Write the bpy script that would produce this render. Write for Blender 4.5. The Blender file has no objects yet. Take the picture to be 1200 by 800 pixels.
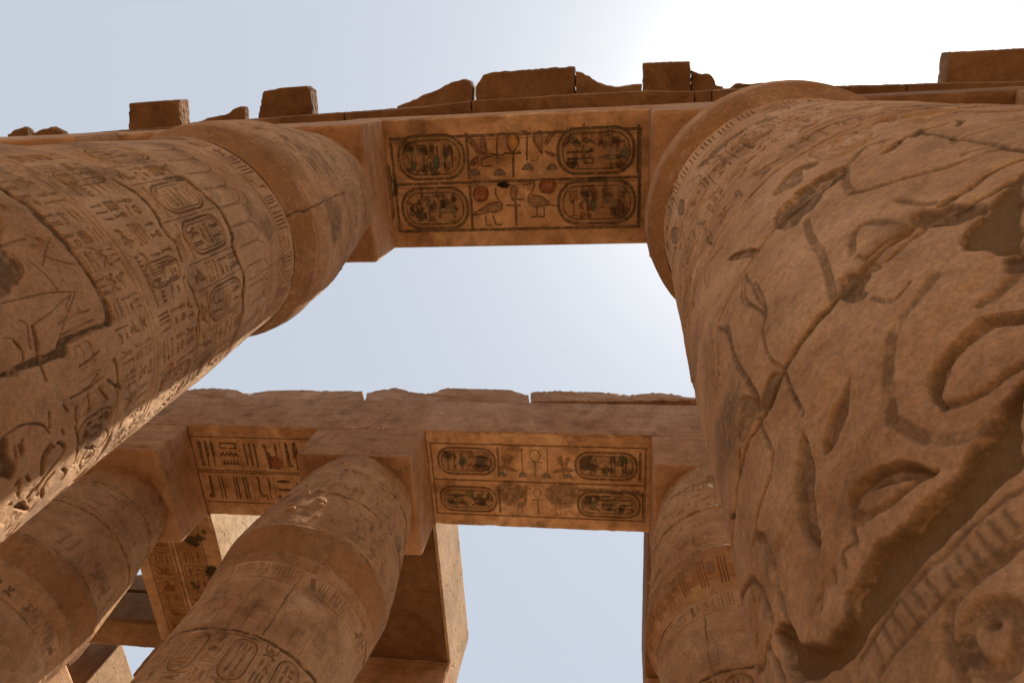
import bpy, math, random
import numpy as np
from mathutils import Matrix, Vector
FEAT={'A':[('m',0.02,0.055,[(-55.1,3.52),(-50.3,3.516),(-46.0,3.528),(-40.8,3.524),(-36.5,3.522),(-30.8,3.524),(-29.4,3.518),(-25.1,3.51),(-20.2,3.524),(-15.5,3.526),(-9.6,3.524),(-5.9,3.494)]),('m',0.02,0.04,[(-5.9,3.494),(-6.5,3.334),(-6.9,3.194),(-6.4,3.086),(-4.8,3.104),(-5.3,2.936),(-5.8,2.834),(-6.3,2.72),(-6.3,2.668)]),('m',0.018,0.04,[(-50.9,4.394),(-47.1,4.42),(-43.0,4.446),(-39.4,4.456),(-34.8,4.448),(-30.0,4.426),(-24.6,4.42),(-21.5,4.432),(-14.4,4.404)]),('m',0.018,0.03,[(-6.4,4.38),(-0.3,4.41),(6.5,4.438),(12.2,4.396),(17.1,4.4)]),('m',0.02,0.05,[(-46.6,4.89),(-45.9,5.082),(-40.6,5.126),(-34.2,5.154),(-28.7,5.204),(-21.8,5.194),(-15.4,5.17),(-12.1,5.116),(-6.4,5.112),(0.0,5.154),(6.4,5.142),(12.5,5.108),(21.6,5.142),(29.3,5.08),(35.1,5.052)]),('m',0.01,0.012,[(-11.6,6.658),(-13.1,6.364),(-12.3,6.206),(-12.3,6.012)]),('m',0.012,0.012,[(-77.9,4.236),(-71.2,4.342),(-66.5,4.36),(-61.1,4.418)]),('g',0.018,0.012,[(-77.3,5.714),(-77.1,6.006),(-66.1,5.978),(-58.0,5.976)]),('g',0.01,0.006,[(-34.2,3.448),(-31.3,3.358),(-27.5,3.26)]),('g',0.01,0.006,[(-29.9,3.326),(-26.9,3.392),(-25.1,3.474)]),('g',0.01,0.006,[(-30.0,3.204),(-26.0,3.234),(-20.5,3.248),(-19.7,3.246)]),('g',0.01,0.006,[(-34.8,3.1),(-33.2,3.136),(-30.8,3.148),(-28.7,3.138),(-27.3,3.114),(-25.9,3.06)]),('g',0.01,0.006,[(-21.9,2.89),(-21.3,3.002),(-20.7,3.122),(-19.4,3.252),(-18.1,3.356)]),('g',0.01,0.006,[(-17.9,3.354),(-14.0,3.25),(-10.0,3.14),(-6.3,3.048)]),('g',0.01,0.006,[(-17.6,3.302),(-16.4,3.206),(-15.0,3.088),(-14.1,2.974)]),('g',0.01,0.006,[(-16.7,2.914),(-15.0,2.946),(-11.7,2.912),(-9.2,2.896)]),('g',0.01,0.006,[(-14.0,2.784),(-13.2,2.828),(-10.2,2.846)]),('g',0.01,0.006,[(-36.5,3.132),(-35.1,3.134)]),('g',0.01,0.006,[(-18.1,3.322),(-15.0,3.242)]),('g',0.01,0.006,[(-29.0,3.628),(-27.8,3.686),(-23.6,3.74)]),('g',0.01,0.006,[(-27.4,3.602),(-24.3,3.608)]),('s',0.03,0.02,[(-13.9,2.962),(-13.6,2.982),(-7.9,2.946),(-8.2,2.93)]),('s',0.03,0.02,[(-10.4,2.94),(-10.1,2.954),(-5.5,2.924),(-0.2,2.924),(0.2,2.912),(-3.1,2.906),(-6.6,2.912)]),('d',0.01,[(-34.3,3.09),(-32.4,3.13),(-29.9,3.142),(-27.7,3.116),(-25.5,3.054),(-24.3,2.994),(-23.7,2.902)]),('z',0.006,[(-21.6,2.904),(-20.4,3.118),(-17.6,3.302),(-16.4,3.206),(-15.0,3.088),(-14.1,2.974),(-16.7,2.914)]),('g',0.014,0.014,[(-12.5,2.826),(-9.9,2.842),(-7.5,2.828),(-5.0,2.76),(-6.3,2.684)]),('g',0.014,0.014,[(6.4,3.292),(8.0,3.22),(8.7,3.156),(8.4,3.052)]),('g',0.014,0.014,[(8.2,3.308),(8.9,3.242),(9.0,3.168)]),('g',0.014,0.014,[(7.7,2.562),(7.3,2.65),(8.0,2.738),(10.7,2.824),(14.1,2.868)]),('g',0.014,0.014,[(1.4,3.162),(0.9,3.264),(0.3,3.344)]),('g',0.018,0.02,[(5.1,3.444),(7.6,3.472),(12.6,3.458),(15.7,3.484)]),('g',0.018,0.02,[(10.0,3.368),(14.5,3.456)]),('g',0.018,0.02,[(11.6,3.092),(14.2,3.07),(17.0,3.086)]),('g',0.018,0.02,[(9.1,2.992),(11.5,3.018)]),('g',0.018,0.02,[(10.3,3.186),(13.3,3.192),(16.1,3.176)]),('g',0.018,0.02,[(10.9,3.286),(14.4,3.332),(16.1,3.358)]),('g',0.018,0.02,[(15.9,2.964),(17.5,2.974)]),('g',0.018,0.02,[(20.3,2.866),(19.1,2.886),(19.9,2.904)]),('g',0.018,0.02,[(20.0,2.954),(21.6,2.99),(24.0,2.984)]),('g',0.018,0.02,[(8.6,2.886),(12.4,2.872)]),('gc',0.014,0.016,[(20.7,3.1),(18.5,3.14),(18.3,3.254),(19.2,3.362),(21.5,3.4),(25.4,3.394),(25.9,3.302),(25.9,3.184),(25.4,3.12)]),('gc',0.014,0.016,[(29.4,3.19),(28.5,3.262),(27.7,3.358),(30.4,3.406),(33.5,3.408),(34.5,3.334)]),('g',0.012,0.012,[(18.2,3.08),(25.9,3.104)]),('g',0.022,0.022,[(20.5,3.336),(22.4,3.382),(23.5,3.366),(21.9,3.34)]),('g',0.022,0.022,[(22.6,3.16),(25.1,3.2)]),('g',0.022,0.022,[(23.0,3.224),(23.1,3.264)]),('g',0.022,0.022,[(24.1,3.28),(24.2,3.308)]),('g',0.022,0.022,[(20.6,3.18),(20.4,3.206)]),('g',0.022,0.022,[(23.3,3.15),(24.5,3.172)]),('g',0.022,0.022,[(21.1,3.284),(21.2,3.312)]),('g',0.02,0.022,[(25.0,2.816),(20.9,2.812),(18.7,2.832),(18.2,2.866),(19.5,2.896)]),('g',0.02,0.022,[(31.9,2.75),(29.8,2.802),(27.6,2.858),(25.2,2.942),(24.0,2.986),(22.3,2.988),(20.0,2.954),(19.1,2.924)]),('g',0.02,0.022,[(35.7,3.01),(35.7,3.048),(33.2,3.04),(30.8,3.0)]),('g',0.02,0.022,[(17.9,3.068),(21.7,3.094),(26.5,3.108),(33.4,3.124)]),('g',0.02,0.022,[(37.4,2.888),(32.1,2.86),(30.1,2.882),(29.5,2.926)]),('g',0.02,0.022,[(12.0,2.636),(14.7,2.638),(16.5,2.626)]),('g',0.02,0.022,[(12.0,2.664),(15.4,2.676)]),('g',0.02,0.022,[(11.3,2.686),(14.4,2.688)]),('g',0.02,0.022,[(22.8,2.706),(25.2,2.732)]),('g',0.02,0.022,[(22.9,2.638),(22.5,2.656),(28.0,2.67)]),('g',0.02,0.022,[(44.6,2.788),(49.3,2.778),(55.6,2.8)]),('s',0.035,0.02,[(32.4,2.666),(31.6,2.686),(32.3,2.726),(36.0,2.766),(38.9,2.81),(38.9,2.788),(35.5,2.72)]),('s',0.03,0.02,[(26.3,2.808),(20.0,2.812),(18.3,2.85),(19.2,2.866),(21.9,2.842),(25.9,2.84)]),('d',0.03,[(8.6,2.558),(8.7,2.592),(12.6,2.596),(16.1,2.626),(19.1,2.624),(19.1,2.568),(17.1,2.532)])],'B':[('m',0.022,0.035,[(233.7,1.962),(231.5,1.948),(225.7,1.954),(219.9,1.922),(215.6,1.914),(206.8,1.918),(199.0,1.864),(191.0,1.904),(184.7,1.89),(180.7,1.868),(172.9,1.898)]),('d',0.03,[(219.1,1.96),(220.5,1.994),(222.5,1.946),(223.5,1.876),(221.9,1.844),(221.2,1.798),(219.5,1.826),(218.2,1.878)]),('s',0.045,0.02,[(213.0,1.578),(211.6,1.566),(208.5,1.544),(205.6,1.504),(204.6,1.464),(205.7,1.444),(208.3,1.462),(210.8,1.512)]),('s',0.045,0.02,[(202.8,1.588),(203.6,1.56),(202.6,1.472),(200.6,1.39),(199.1,1.328),(198.5,1.26),(197.0,1.286),(196.3,1.368),(197.4,1.432),(199.2,1.504)]),('s',0.05,0.022,[(204.9,1.284),(208.7,1.27),(211.8,1.218),(213.5,1.134),(211.2,1.166),(208.0,1.224),(205.8,1.238),(204.1,1.234)]),('g',0.02,0.02,[(204.0,1.232),(206.2,1.18),(209.2,1.156),(211.6,1.142),(213.5,1.132)]),('s',0.06,0.03,[(229.3,1.332),(228.2,1.366),(226.6,1.402),(224.7,1.404),(222.3,1.392),(220.0,1.378),(218.3,1.332),(217.7,1.284),(218.2,1.248),(218.5,1.27),(219.3,1.298),(221.6,1.338),(224.0,1.354),(226.4,1.346),(228.5,1.306)]),('g',0.022,0.022,[(218.2,1.248),(219.8,1.214),(221.9,1.2),(223.6,1.206),(225.3,1.198)]),('g',0.034,0.01,[(227.5,1.646),(224.2,1.608),(221.2,1.586),(218.9,1.542),(216.1,1.456),(214.6,1.386),(213.6,1.332)]),('g',0.03,0.008,[(213.6,1.332),(214.5,1.244),(215.8,1.182),(217.6,1.138),(219.4,1.126),(221.6,1.138)]),('g',0.03,0.02,[(227.9,1.448),(229.6,1.438),(231.6,1.456),(233.0,1.464)]),('d',0.03,[(233.0,1.54),(234.2,1.506),(233.0,1.464),(232.2,1.488)]),('M',0.03,[(224.5,1.17),(222.2,1.146),(218.4,1.106),(216.5,1.1),(214.7,1.09),(211.0,1.092),(209.1,1.086),(205.2,1.114),(201.8,1.104),(199.2,1.094),(197.9,1.058),(194.2,1.07),(191.1,1.124),(187.9,1.208),(186.3,1.294),(183.1,1.318),(184.8,1.168),(185.3,1.138),(191.5,1.028),(197.6,0.98),(200.1,0.988),(204.9,0.988),(207.6,0.982),(209.7,0.992),(212.5,0.992),(215.7,0.998),(219.2,1.004)]),('g',0.03,0.03,[(186.6,1.594),(188.6,1.516),(188.5,1.404),(187.8,1.338),(187.6,1.258),(188.6,1.194),(188.8,1.174)]),('gc',0.022,0.022,[(178.1,1.602),(166.5,1.762),(166.7,1.638),(166.5,1.542),(172.8,1.41),(180.1,1.346),(183.1,1.36),(182.8,1.45),(181.4,1.536)]),('g',0.018,0.018,[(179.3,1.54),(177.2,1.486),(173.4,1.468)]),('g',0.03,0.03,[(180.1,1.346),(181.2,1.252),(182.9,1.18)]),('g',0.02,0.02,[(184.9,1.61),(190.0,1.634),(194.6,1.646),(197.0,1.694)]),('m',0.015,0.025,[(189.0,1.956),(185.2,1.898),(180.6,1.87),(176.0,1.966)]),('g',0.01,0.004,[(209.4,0.948),(209.6,0.908)]),('g',0.01,0.004,[(210.8,0.952),(211.1,0.904)]),('g',0.01,0.004,[(212.1,0.954),(212.3,0.908)]),('g',0.01,0.004,[(213.3,0.958),(213.4,0.908)]),('g',0.01,0.004,[(214.6,0.956),(214.6,0.916)]),('g',0.01,0.004,[(206.3,0.958),(206.4,0.91)]),('g',0.01,0.004,[(204.9,0.964),(205.1,0.914)]),('g',0.01,0.004,[(203.3,0.968),(203.7,0.922)]),('g',0.01,0.004,[(201.9,0.968),(202.1,0.918)]),('g',0.01,0.004,[(207.8,0.956),(208.0,0.912)]),('g',0.01,0.004,[(215.8,0.954),(215.8,0.918)]),('g',0.01,0.004,[(200.4,0.968),(200.5,0.922)]),('g',0.012,0.007,[(218.3,0.97),(215.0,0.974),(211.9,0.974),(209.1,0.972),(207.1,0.97),(204.8,0.974),(201.5,0.968),(198.1,0.964)]),('g',0.012,0.007,[(216.2,0.91),(213.0,0.906),(210.5,0.91),(208.0,0.906),(205.5,0.908),(202.2,0.91),(199.4,0.91)]),('g',0.02,0.018,[(215.6,0.894),(212.4,0.892),(209.9,0.894),(208.4,0.886),(207.1,0.86),(206.3,0.818),(206.3,0.782)]),('gc',0.03,0.02,[(208.1,0.832),(209.7,0.85),(211.2,0.84),(212.1,0.812),(211.7,0.782),(210.4,0.758),(208.9,0.76),(207.8,0.788)]),('d',0.035,[(210.0,0.832),(210.5,0.834),(211.1,0.824),(211.2,0.812),(210.6,0.81),(209.9,0.82)]),('g',0.014,0.02,[(206.7,0.834),(206.7,0.8)]),('g',0.014,0.02,[(207.3,0.834),(207.4,0.794)]),('g',0.014,0.02,[(208.0,0.828),(208.1,0.794)]),('g',0.012,0.014,[(201.1,1.182),(200.8,1.144)]),('g',0.012,0.014,[(198.6,1.178),(198.3,1.154)]),('g',0.012,0.014,[(194.8,1.17),(196.2,1.166)]),('g',0.012,0.014,[(201.2,1.178),(202.9,1.176)]),('g',0.012,0.014,[(196.5,1.186),(195.3,1.142)]),('g',0.012,0.014,[(203.2,1.206),(203.0,1.156)]),('d',0.02,[(209.3,0.926),(209.6,0.92),(209.7,0.902),(209.2,0.898),(209.3,0.91)]),('g',0.014,0.014,[(209.1,2.716),(206.4,2.584),(206.3,2.48),(207.7,2.274),(205.7,2.192),(204.5,2.036),(205.7,1.904)]),('g',0.014,0.012,[(209.6,2.556),(209.2,2.358),(207.9,2.262)]),('g',0.016,0.016,[(195.9,2.746),(198.2,2.558),(197.9,2.358),(198.4,2.102),(198.9,1.968),(197.0,1.862),(197.1,1.718)]),('g',0.014,0.014,[(205.4,1.892),(204.9,1.724),(204.9,1.644)]),('s',0.02,0.02,[(204.8,1.92),(204.8,1.884),(200.7,1.84),(198.5,1.882),(199.3,1.934),(202.7,1.972)]),('s',0.016,0.02,[(195.6,2.098),(198.4,1.968),(196.5,1.918),(192.5,1.924),(190.1,1.988),(192.4,2.066)]),('g',0.012,0.012,[(224.3,2.034),(224.8,1.868),(222.9,1.942)]),('g',0.014,0.01,[(225.5,1.696),(222.6,1.682),(221.3,1.768)]),('s',0.03,0.02,[(237.5,5.42),(234.2,5.484),(227.9,5.608),(220.5,5.57),(215.3,5.704),(215.4,5.516),(222.0,5.292),(230.6,5.29),(235.8,5.238)]),('s',0.03,0.02,[(242.6,5.386),(247.0,5.318),(248.0,5.046),(244.3,5.064),(242.0,5.198)]),('g',0.02,0.015,[(234.6,5.208),(236.4,4.936)]),('s',0.035,0.03,[(223.8,3.152),(226.5,3.228),(230.1,3.284),(233.0,3.252),(235.6,3.138),(235.4,3.128),(233.8,3.088),(231.9,3.172),(229.8,3.03),(226.1,3.072)]),('g',0.02,0.02,[(216.5,4.3),(211.5,4.286),(204.1,4.264)]),('g',0.02,0.012,[(222.0,5.292),(224.1,5.128),(223.3,4.912)]),('g',0.02,0.012,[(209.7,5.458),(214.2,5.246),(211.8,4.936)]),('s',0.03,0.02,[(195.1,5.488),(199.2,5.664),(201.7,5.374),(199.3,5.056)]),('s',0.03,0.02,[(181.0,5.648),(186.4,5.676),(192.2,5.156),(188.1,4.986)]),('s',0.03,0.02,[(206.9,3.096),(210.4,3.006),(213.8,2.826),(213.6,2.756),(210.3,2.886)]),('m',0.015,0.02,[(213.9,2.774),(216.4,2.802),(219.2,2.82)]),('d',0.04,[(220.0,2.864),(221.6,2.924),(224.1,2.938),(227.9,2.968),(229.7,2.95),(231.5,2.936),(235.3,2.902),(236.8,2.818),(234.3,2.734),(230.2,2.704),(226.8,2.642),(223.9,2.642),(222.6,2.626),(220.3,2.68),(219.3,2.79)]),('g',0.035,0.02,[(237.6,2.842),(242.5,2.94),(245.6,2.876)]),('s',0.045,0.03,[(241.5,2.73),(244.4,2.788),(248.1,2.82),(246.0,2.752),(243.2,2.702)]),('d',0.02,[(248.1,2.8),(251.4,2.852),(250.3,2.774),(248.4,2.738)]),('g',0.03,0.018,[(236.5,2.814),(233.3,2.644),(232.5,2.54)]),('g',0.03,0.024,[(232.2,2.536),(234.6,2.43),(238.9,2.332),(242.0,2.258),(243.8,2.23)]),('g',0.02,0.012,[(243.8,2.23),(247.6,2.222),(249.4,2.192)]),('g',0.02,0.012,[(234.3,2.192),(234.9,2.092),(236.0,2.016)]),('m',0.015,0.03,[(236.6,1.988),(239.7,1.996),(243.3,2.032),(246.0,2.04),(248.3,2.042)]),('d',0.04,[(231.9,1.958),(233.2,2.026),(234.5,2.03),(235.8,1.98),(236.9,1.95),(238.3,1.83),(237.4,1.788),(234.7,1.808),(233.4,1.874)]),('g',0.026,0.016,[(224.1,2.068),(225.9,2.154),(227.9,2.196),(229.5,2.16),(230.4,2.084),(230.8,1.99)]),('m',0.02,0.028,[(225.0,1.99),(228.5,1.992),(231.5,1.956)]),('M',0.014,[(231.8,1.676),(233.6,1.75),(237.8,1.806),(242.3,1.882),(245.6,1.934),(234.4,1.514)]),('g',0.02,0.014,[(242.6,3.428),(245.1,3.38),(248.8,3.23),(244.8,3.208),(242.2,3.348)]),('s',0.04,0.02,[(251.0,3.358),(254.3,3.368),(254.7,3.262),(252.0,3.258)]),('d',0.02,[(254.8,2.738),(256.7,2.804),(256.6,2.742),(254.7,2.678)]),('g',0.02,0.01,[(246.6,2.3),(249.2,2.28),(250.5,2.21)]),('g',0.02,0.012,[(250.5,2.566),(248.9,2.46),(251.2,2.502),(259.4,2.48)]),('g',0.03,0.018,[(223.8,2.578),(222.6,2.472),(221.7,2.334),(221.2,2.218),(217.9,1.934)]),('g',0.03,0.012,[(239.1,3.696),(246.8,3.766),(256.0,3.656),(261.2,3.444)]),('g',0.03,0.012,[(241.1,3.852),(250.1,3.88),(258.4,3.74)]),('g',0.03,0.012,[(261.5,3.83),(265.3,3.468),(266.7,3.136)]),('g',0.03,0.012,[(256.2,3.098),(260.3,3.022),(262.7,2.798),(266.1,2.744)]),('g',0.016,0.01,[(207.6,3.292),(203.1,3.362),(199.0,3.352),(197.5,3.224)]),('g',0.016,0.01,[(207.4,3.1),(210.7,2.97),(213.6,2.812)]),('g',0.016,0.01,[(208.6,2.726),(208.7,2.542),(208.3,2.432),(208.6,2.294),(207.1,2.234)]),('g',0.016,0.01,[(207.7,2.724),(205.6,2.61),(205.4,2.526),(206.9,2.418)]),('g',0.016,0.01,[(193.7,2.626),(188.6,2.392)]),('g',0.016,0.01,[(205.6,1.886),(204.8,1.772),(204.8,1.642)]),('g',0.016,0.01,[(211.4,2.498),(209.7,2.498)]),('g',0.03,0.008,[(195.7,2.72),(198.9,2.58),(198.4,2.444),(197.5,2.3),(198.3,2.118),(198.5,1.938),(197.1,1.902)]),('m',0.014,0.03,[(214.2,2.81),(210.6,2.78),(206.6,2.776),(201.8,2.77),(196.2,2.746),(192.7,2.746)])],'C1':[('m',0.014,0.02,[(259.6,5.03),(266.7,5.056),(273.7,5.1),(285.4,5.112),(298.0,5.118),(311.3,5.134),(324.4,5.126),(336.1,5.134)]),('g',0.012,0.02,[(273.3,5.114),(273.4,5.348),(272.7,5.648),(274.9,5.868),(275.6,5.944)])]}
WORLD={'cart':[[-3.164,0.649,-2.147,1.266],[-0.817,0.64,0.286,1.262],[-3.184,1.395,-2.149,1.995],[-0.825,1.369,0.307,1.975]],'so':[('s','br',[(-2.126,-0.664),(-2.074,-0.677),(-1.988,-0.78),(-1.927,-0.916),(-2.007,-0.891),(-2.093,-0.776)]),('s','br',[(-1.939,-0.927),(-1.925,-0.717),(-1.886,-0.663),(-1.846,-0.764),(-1.834,-0.931)]),('s','br',[(-2.092,-1.09),(-2.075,-1.012),(-1.977,-0.963),(-1.969,-1.015),(-2.021,-1.081)]),('s','br',[(-2.008,-0.902),(-1.845,-0.924),(-1.826,-0.987),(-1.922,-1.028),(-1.942,-0.971)]),('g','fr',0.012,[(-1.923,-1.033),(-1.923,-1.101),(-1.775,-1.106)]),('g','fr',0.012,[(-1.849,-0.986),(-1.73,-0.957)]),('g','fr',0.02,[(-1.574,-0.665),(-1.655,-0.673),(-1.679,-0.726),(-1.694,-0.98)]),('s','gr',[(-1.721,-0.991),(-1.651,-0.993),(-1.688,-1.104)]),('g','fr',0.012,[(-1.81,-0.931),(-1.602,-0.961)]),('c','fr',0.024,[(-1.448,-0.666),(-1.382,-0.716),(-1.374,-0.804),(-1.425,-0.89),(-1.461,-0.922),(-1.505,-0.887),(-1.54,-0.798),(-1.519,-0.7)]),('s','oc',[(-1.449,-0.692),(-1.399,-0.738),(-1.402,-0.803),(-1.459,-0.878),(-1.505,-0.799),(-1.497,-0.723)]),('g','fr',0.028,[(-1.455,-0.945),(-1.471,-1.259)]),('g','fr',0.024,[(-1.585,-0.935),(-1.351,-0.944)]),('s','bl',[(-2.126,-1.23),(-2.105,-1.169),(-2.036,-1.133),(-1.979,-1.167),(-1.962,-1.231)]),('s','bl',[(-1.755,-1.242),(-1.734,-1.182),(-1.667,-1.146),(-1.61,-1.179),(-1.592,-1.243)]),('s','rd',[(-1.859,-1.511),(-1.897,-1.58),(-1.974,-1.608),(-2.051,-1.576),(-2.08,-1.505),(-2.04,-1.424),(-1.96,-1.401),(-1.883,-1.436)]),('c','fr',0.016,[(-1.855,-1.511),(-1.893,-1.585),(-1.974,-1.618),(-2.056,-1.58),(-2.087,-1.504),(-2.045,-1.42),(-1.959,-1.394),(-1.878,-1.432)]),('g','fr',0.014,[(-1.739,-1.417),(-1.747,-1.514),(-1.716,-1.585),(-1.653,-1.657),(-1.662,-1.727),(-1.756,-1.777),(-1.877,-1.781),(-1.998,-1.794),(-2.117,-1.815)]),('s','du',[(-1.996,-1.754),(-1.87,-1.675),(-1.718,-1.62),(-1.66,-1.692),(-1.756,-1.772),(-1.876,-1.776)]),('g','fr',0.014,[(-2.115,-1.799),(-1.969,-1.719),(-1.868,-1.651),(-1.735,-1.62)]),('g','fr',0.014,[(-1.922,-1.815),(-1.912,-1.959),(-1.835,-1.966)]),('g','fr',0.014,[(-1.807,-1.818),(-1.767,-1.958),(-1.683,-1.964)]),('s','du',[(-1.521,-1.406),(-1.427,-1.408),(-1.421,-1.524),(-1.473,-1.627),(-1.528,-1.544)]),('g','fr2',0.026,[(-1.452,-1.686),(-1.461,-1.965)]),('g','fr2',0.02,[(-1.595,-1.677),(-1.386,-1.683)]),('g','fr',0.02,[(-1.319,-0.639),(-1.255,-0.648),(-1.248,-0.734),(-1.266,-1.043)]),('s','br',[(-1.094,-0.904),(-1.164,-0.778),(-1.139,-0.687),(-1.063,-0.64),(-1.022,-0.682),(-1.027,-0.824),(-1.043,-0.968)]),('s','br',[(-1.006,-0.815),(-0.949,-0.715),(-0.841,-0.649),(-0.821,-0.67),(-0.908,-0.768),(-0.964,-0.837)]),('s','br',[(-0.999,-0.928),(-0.872,-0.964),(-0.852,-1.006),(-0.937,-0.993)]),('g','fr',0.012,[(-1.472,-0.9),(-1.353,-0.915)]),('g','fr',0.012,[(-1.197,-1.046),(-1.111,-1.049),(-1.097,-0.987)]),('s','bl',[(-1.333,-1.177),(-1.315,-1.121),(-1.253,-1.085),(-1.2,-1.121),(-1.183,-1.18)]),('s','bl',[(-0.98,-1.189),(-0.963,-1.133),(-0.901,-1.098),(-0.849,-1.133),(-0.831,-1.192)]),('s','rd',[(-0.87,-1.422),(-0.909,-1.495),(-0.982,-1.519),(-1.062,-1.491),(-1.092,-1.415),(-1.056,-1.346),(-0.975,-1.318),(-0.9,-1.35)]),('c','fr',0.016,[(-0.863,-1.422),(-0.905,-1.502),(-0.982,-1.526),(-1.066,-1.497),(-1.098,-1.415),(-1.061,-1.339),(-0.975,-1.312),(-0.896,-1.344)]),('g','fr',0.014,[(-1.325,-1.391),(-1.243,-1.378),(-1.23,-1.329),(-1.176,-1.331),(-1.161,-1.406),(-1.215,-1.501),(-1.274,-1.576),(-1.27,-1.641),(-1.18,-1.72),(-1.069,-1.712),(-0.97,-1.688),(-0.871,-1.7)]),('s','du',[(-1.264,-1.619),(-1.218,-1.555),(-1.086,-1.57),(-0.969,-1.671),(-1.069,-1.708),(-1.18,-1.713)]),('g','fr',0.014,[(-1.206,-1.534),(-1.086,-1.559),(-0.957,-1.65)]),('g','fr',0.014,[(-1.141,-1.732),(-1.152,-1.853),(-1.23,-1.857)]),('g','fr',0.014,[(-1.043,-1.724),(-1.041,-1.855),(-1.108,-1.854)]),('g','fr2',0.024,[(-1.458,-1.592),(-1.464,-1.845)]),('g','fr2',0.018,[(-1.507,-1.591),(-1.341,-1.595)])],'ledge':[(-11.08,0.447),(-10.031,0.445),(-9.346,0.444),(-8.499,0.421),(-7.348,0.398),(-6.067,0.341),(-5.063,0.317),(-3.94,0.3),(-3.064,0.273),(-2.292,0.23),(-1.651,0.222),(-0.642,0.206),(0.417,0.208),(1.141,0.255),(1.623,0.242),(2.274,0.25),(3.133,0.281),(4.09,0.304),(4.791,0.316),(5.807,0.344)],'stubs':[[(-10.925,0.409),(-10.738,0.327),(-10.551,0.291),(-10.48,0.338),(-10.488,0.412)],[(-10.397,0.401),(-10.263,0.362),(-9.988,0.315),(-9.796,0.411)],[(-8.492,0.392),(-8.364,-0.014),(-7.423,-0.025),(-7.475,0.322)],[(-7.265,0.387),(-7.008,0.314),(-6.597,0.248),(-6.473,0.185),(-6.338,0.136),(-6.248,0.154),(-6.266,0.318)],[(-6.028,0.301),(-5.861,-0.086),(-5.519,-0.123),(-5.095,-0.129),(-5.017,-0.058),(-5.042,0.277)],[(-3.584,0.262),(-3.344,0.194),(-3.046,0.09),(-2.826,0.023),(-2.635,-0.058),(-2.436,-0.099),(-2.313,-0.054),(-2.279,0.05),(-2.292,0.23)],[(-2.249,0.219),(-2.236,0.026),(-2.099,-0.145),(-1.959,-0.176),(-1.466,-0.188),(-0.648,-0.194),(-0.642,0.181)],[(-0.628,0.182),(-0.623,-0.119),(-0.478,-0.062),(-0.294,0.06),(-0.03,0.136),(0.193,0.122),(0.389,0.119),(0.39,0.181)],[(0.416,0.183),(0.41,-0.187),(1.111,-0.173),(1.141,0.243)],[(1.153,0.244),(1.142,-0.038),(1.258,0.016),(1.41,0.024),(1.478,0.113),(1.507,0.187),(1.622,0.218)],[(1.736,0.235),(1.808,0.178),(2.022,0.201),(2.232,0.187),(2.514,0.177),(2.681,0.258),(2.805,0.276)],[(2.866,0.279),(3.006,0.226),(3.07,0.253),(3.098,0.291)],[(4.767,0.315),(4.758,-0.101),(5.289,-0.094),(5.722,-0.092),(5.898,-0.093)]],'top2':[[(-8.592,11.252),(-8.634,11.493),(-8.04,11.593),(-7.56,11.567),(-7.254,11.376),(-6.799,11.51),(-6.162,11.571),(-5.653,11.547),(-4.873,11.572),(-4.734,11.23)],[(-4.684,11.232),(-4.76,11.497),(-4.492,11.624),(-4.238,11.751),(-3.969,11.601),(-3.701,11.493),(-3.484,11.5),(-3.356,11.659),(-3.206,11.743),(-2.871,11.753),(-1.947,11.704),(-1.796,11.556),(-1.61,11.487),(-1.564,11.233)],[(-1.528,11.199),(-1.58,11.639),(-1.132,11.692),(-0.54,11.673),(-0.019,11.652),(0.26,11.55),(0.727,11.676),(1.059,11.614),(1.424,11.482),(1.936,11.429)]]}
PROF={'A':((-4.14,1.34),[(-1.6,1.2),(1.5,1.2),(2.8,1.178),(3.7,1.13),(4.4,1.1),(5,1.085),(6.0,1.02),(6.2,1.06),(6.75,1.14),(7.5,1.115),(8.5,0.95),(9.1,0.86),(12,0.86)]),'B':((1.48,1.29),[(-1.6,1.16),(1.0,1.12),(3.2,1.11),(4.1,1.095),(5.2,1.06),(6.0,1.03),(6.2,1.09),(6.75,1.17),(7.5,1.12),(8.5,0.97),(9.1,0.88),(12,0.88)]),'C1':((-4.12,6.27),[(-1.6,1.16),(3.2,1.11),(5.2,1.07),(6.0,1.06),(6.3,1.11),(6.9,1.17),(7.4,1.13),(8.13,1.03),(8.9,0.92),(9.1,0.88),(12,0.88)]),'C2':((1.53,6.24),[(-1.6,1.16),(3.2,1.11),(5.2,1.07),(5.9,1.03),(6.25,1.05),(6.5,1.17),(7.25,1.12),(8.3,1.03),(9.1,0.88),(12,0.88)]),'C0':((-8.5,6.57),[(-1.6,1.2),(3.2,1.15),(5.2,1.1),(6.0,1.09),(6.3,1.14),(6.9,1.16),(7.9,1.04),(8.4,0.92),(9.1,0.82),(12,0.8)])}
CAMR=(0.98872, 0.050709, 0.140929)
CAMU=(-0.002837, -0.934433, 0.356128)
CAMF=(-0.149747, 0.35251, 0.923749)
FPX=801.573

G0 = -1.6                      # the ground lies 1.6 m below the lens

# ------------------------------------------------------------------ camera, light, exposure
sc = bpy.context.scene
cam_d = bpy.data.cameras.new('camera'); cam = bpy.data.objects.new('camera', cam_d)
sc.collection.objects.link(cam); sc.camera = cam
cam_d.sensor_width = 36.0; cam_d.lens = FPX/1200*36.0; cam_d.clip_start = .05; cam_d.clip_end = 4000
R_, U_, F_ = Vector(CAMR), Vector(CAMU), Vector(CAMF)
cam.matrix_world = Matrix(((R_.x, U_.x, -F_.x, 0), (R_.y, U_.y, -F_.y, 0), (R_.z, U_.z, -F_.z, 0), (0, 0, 0, 1)))

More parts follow.
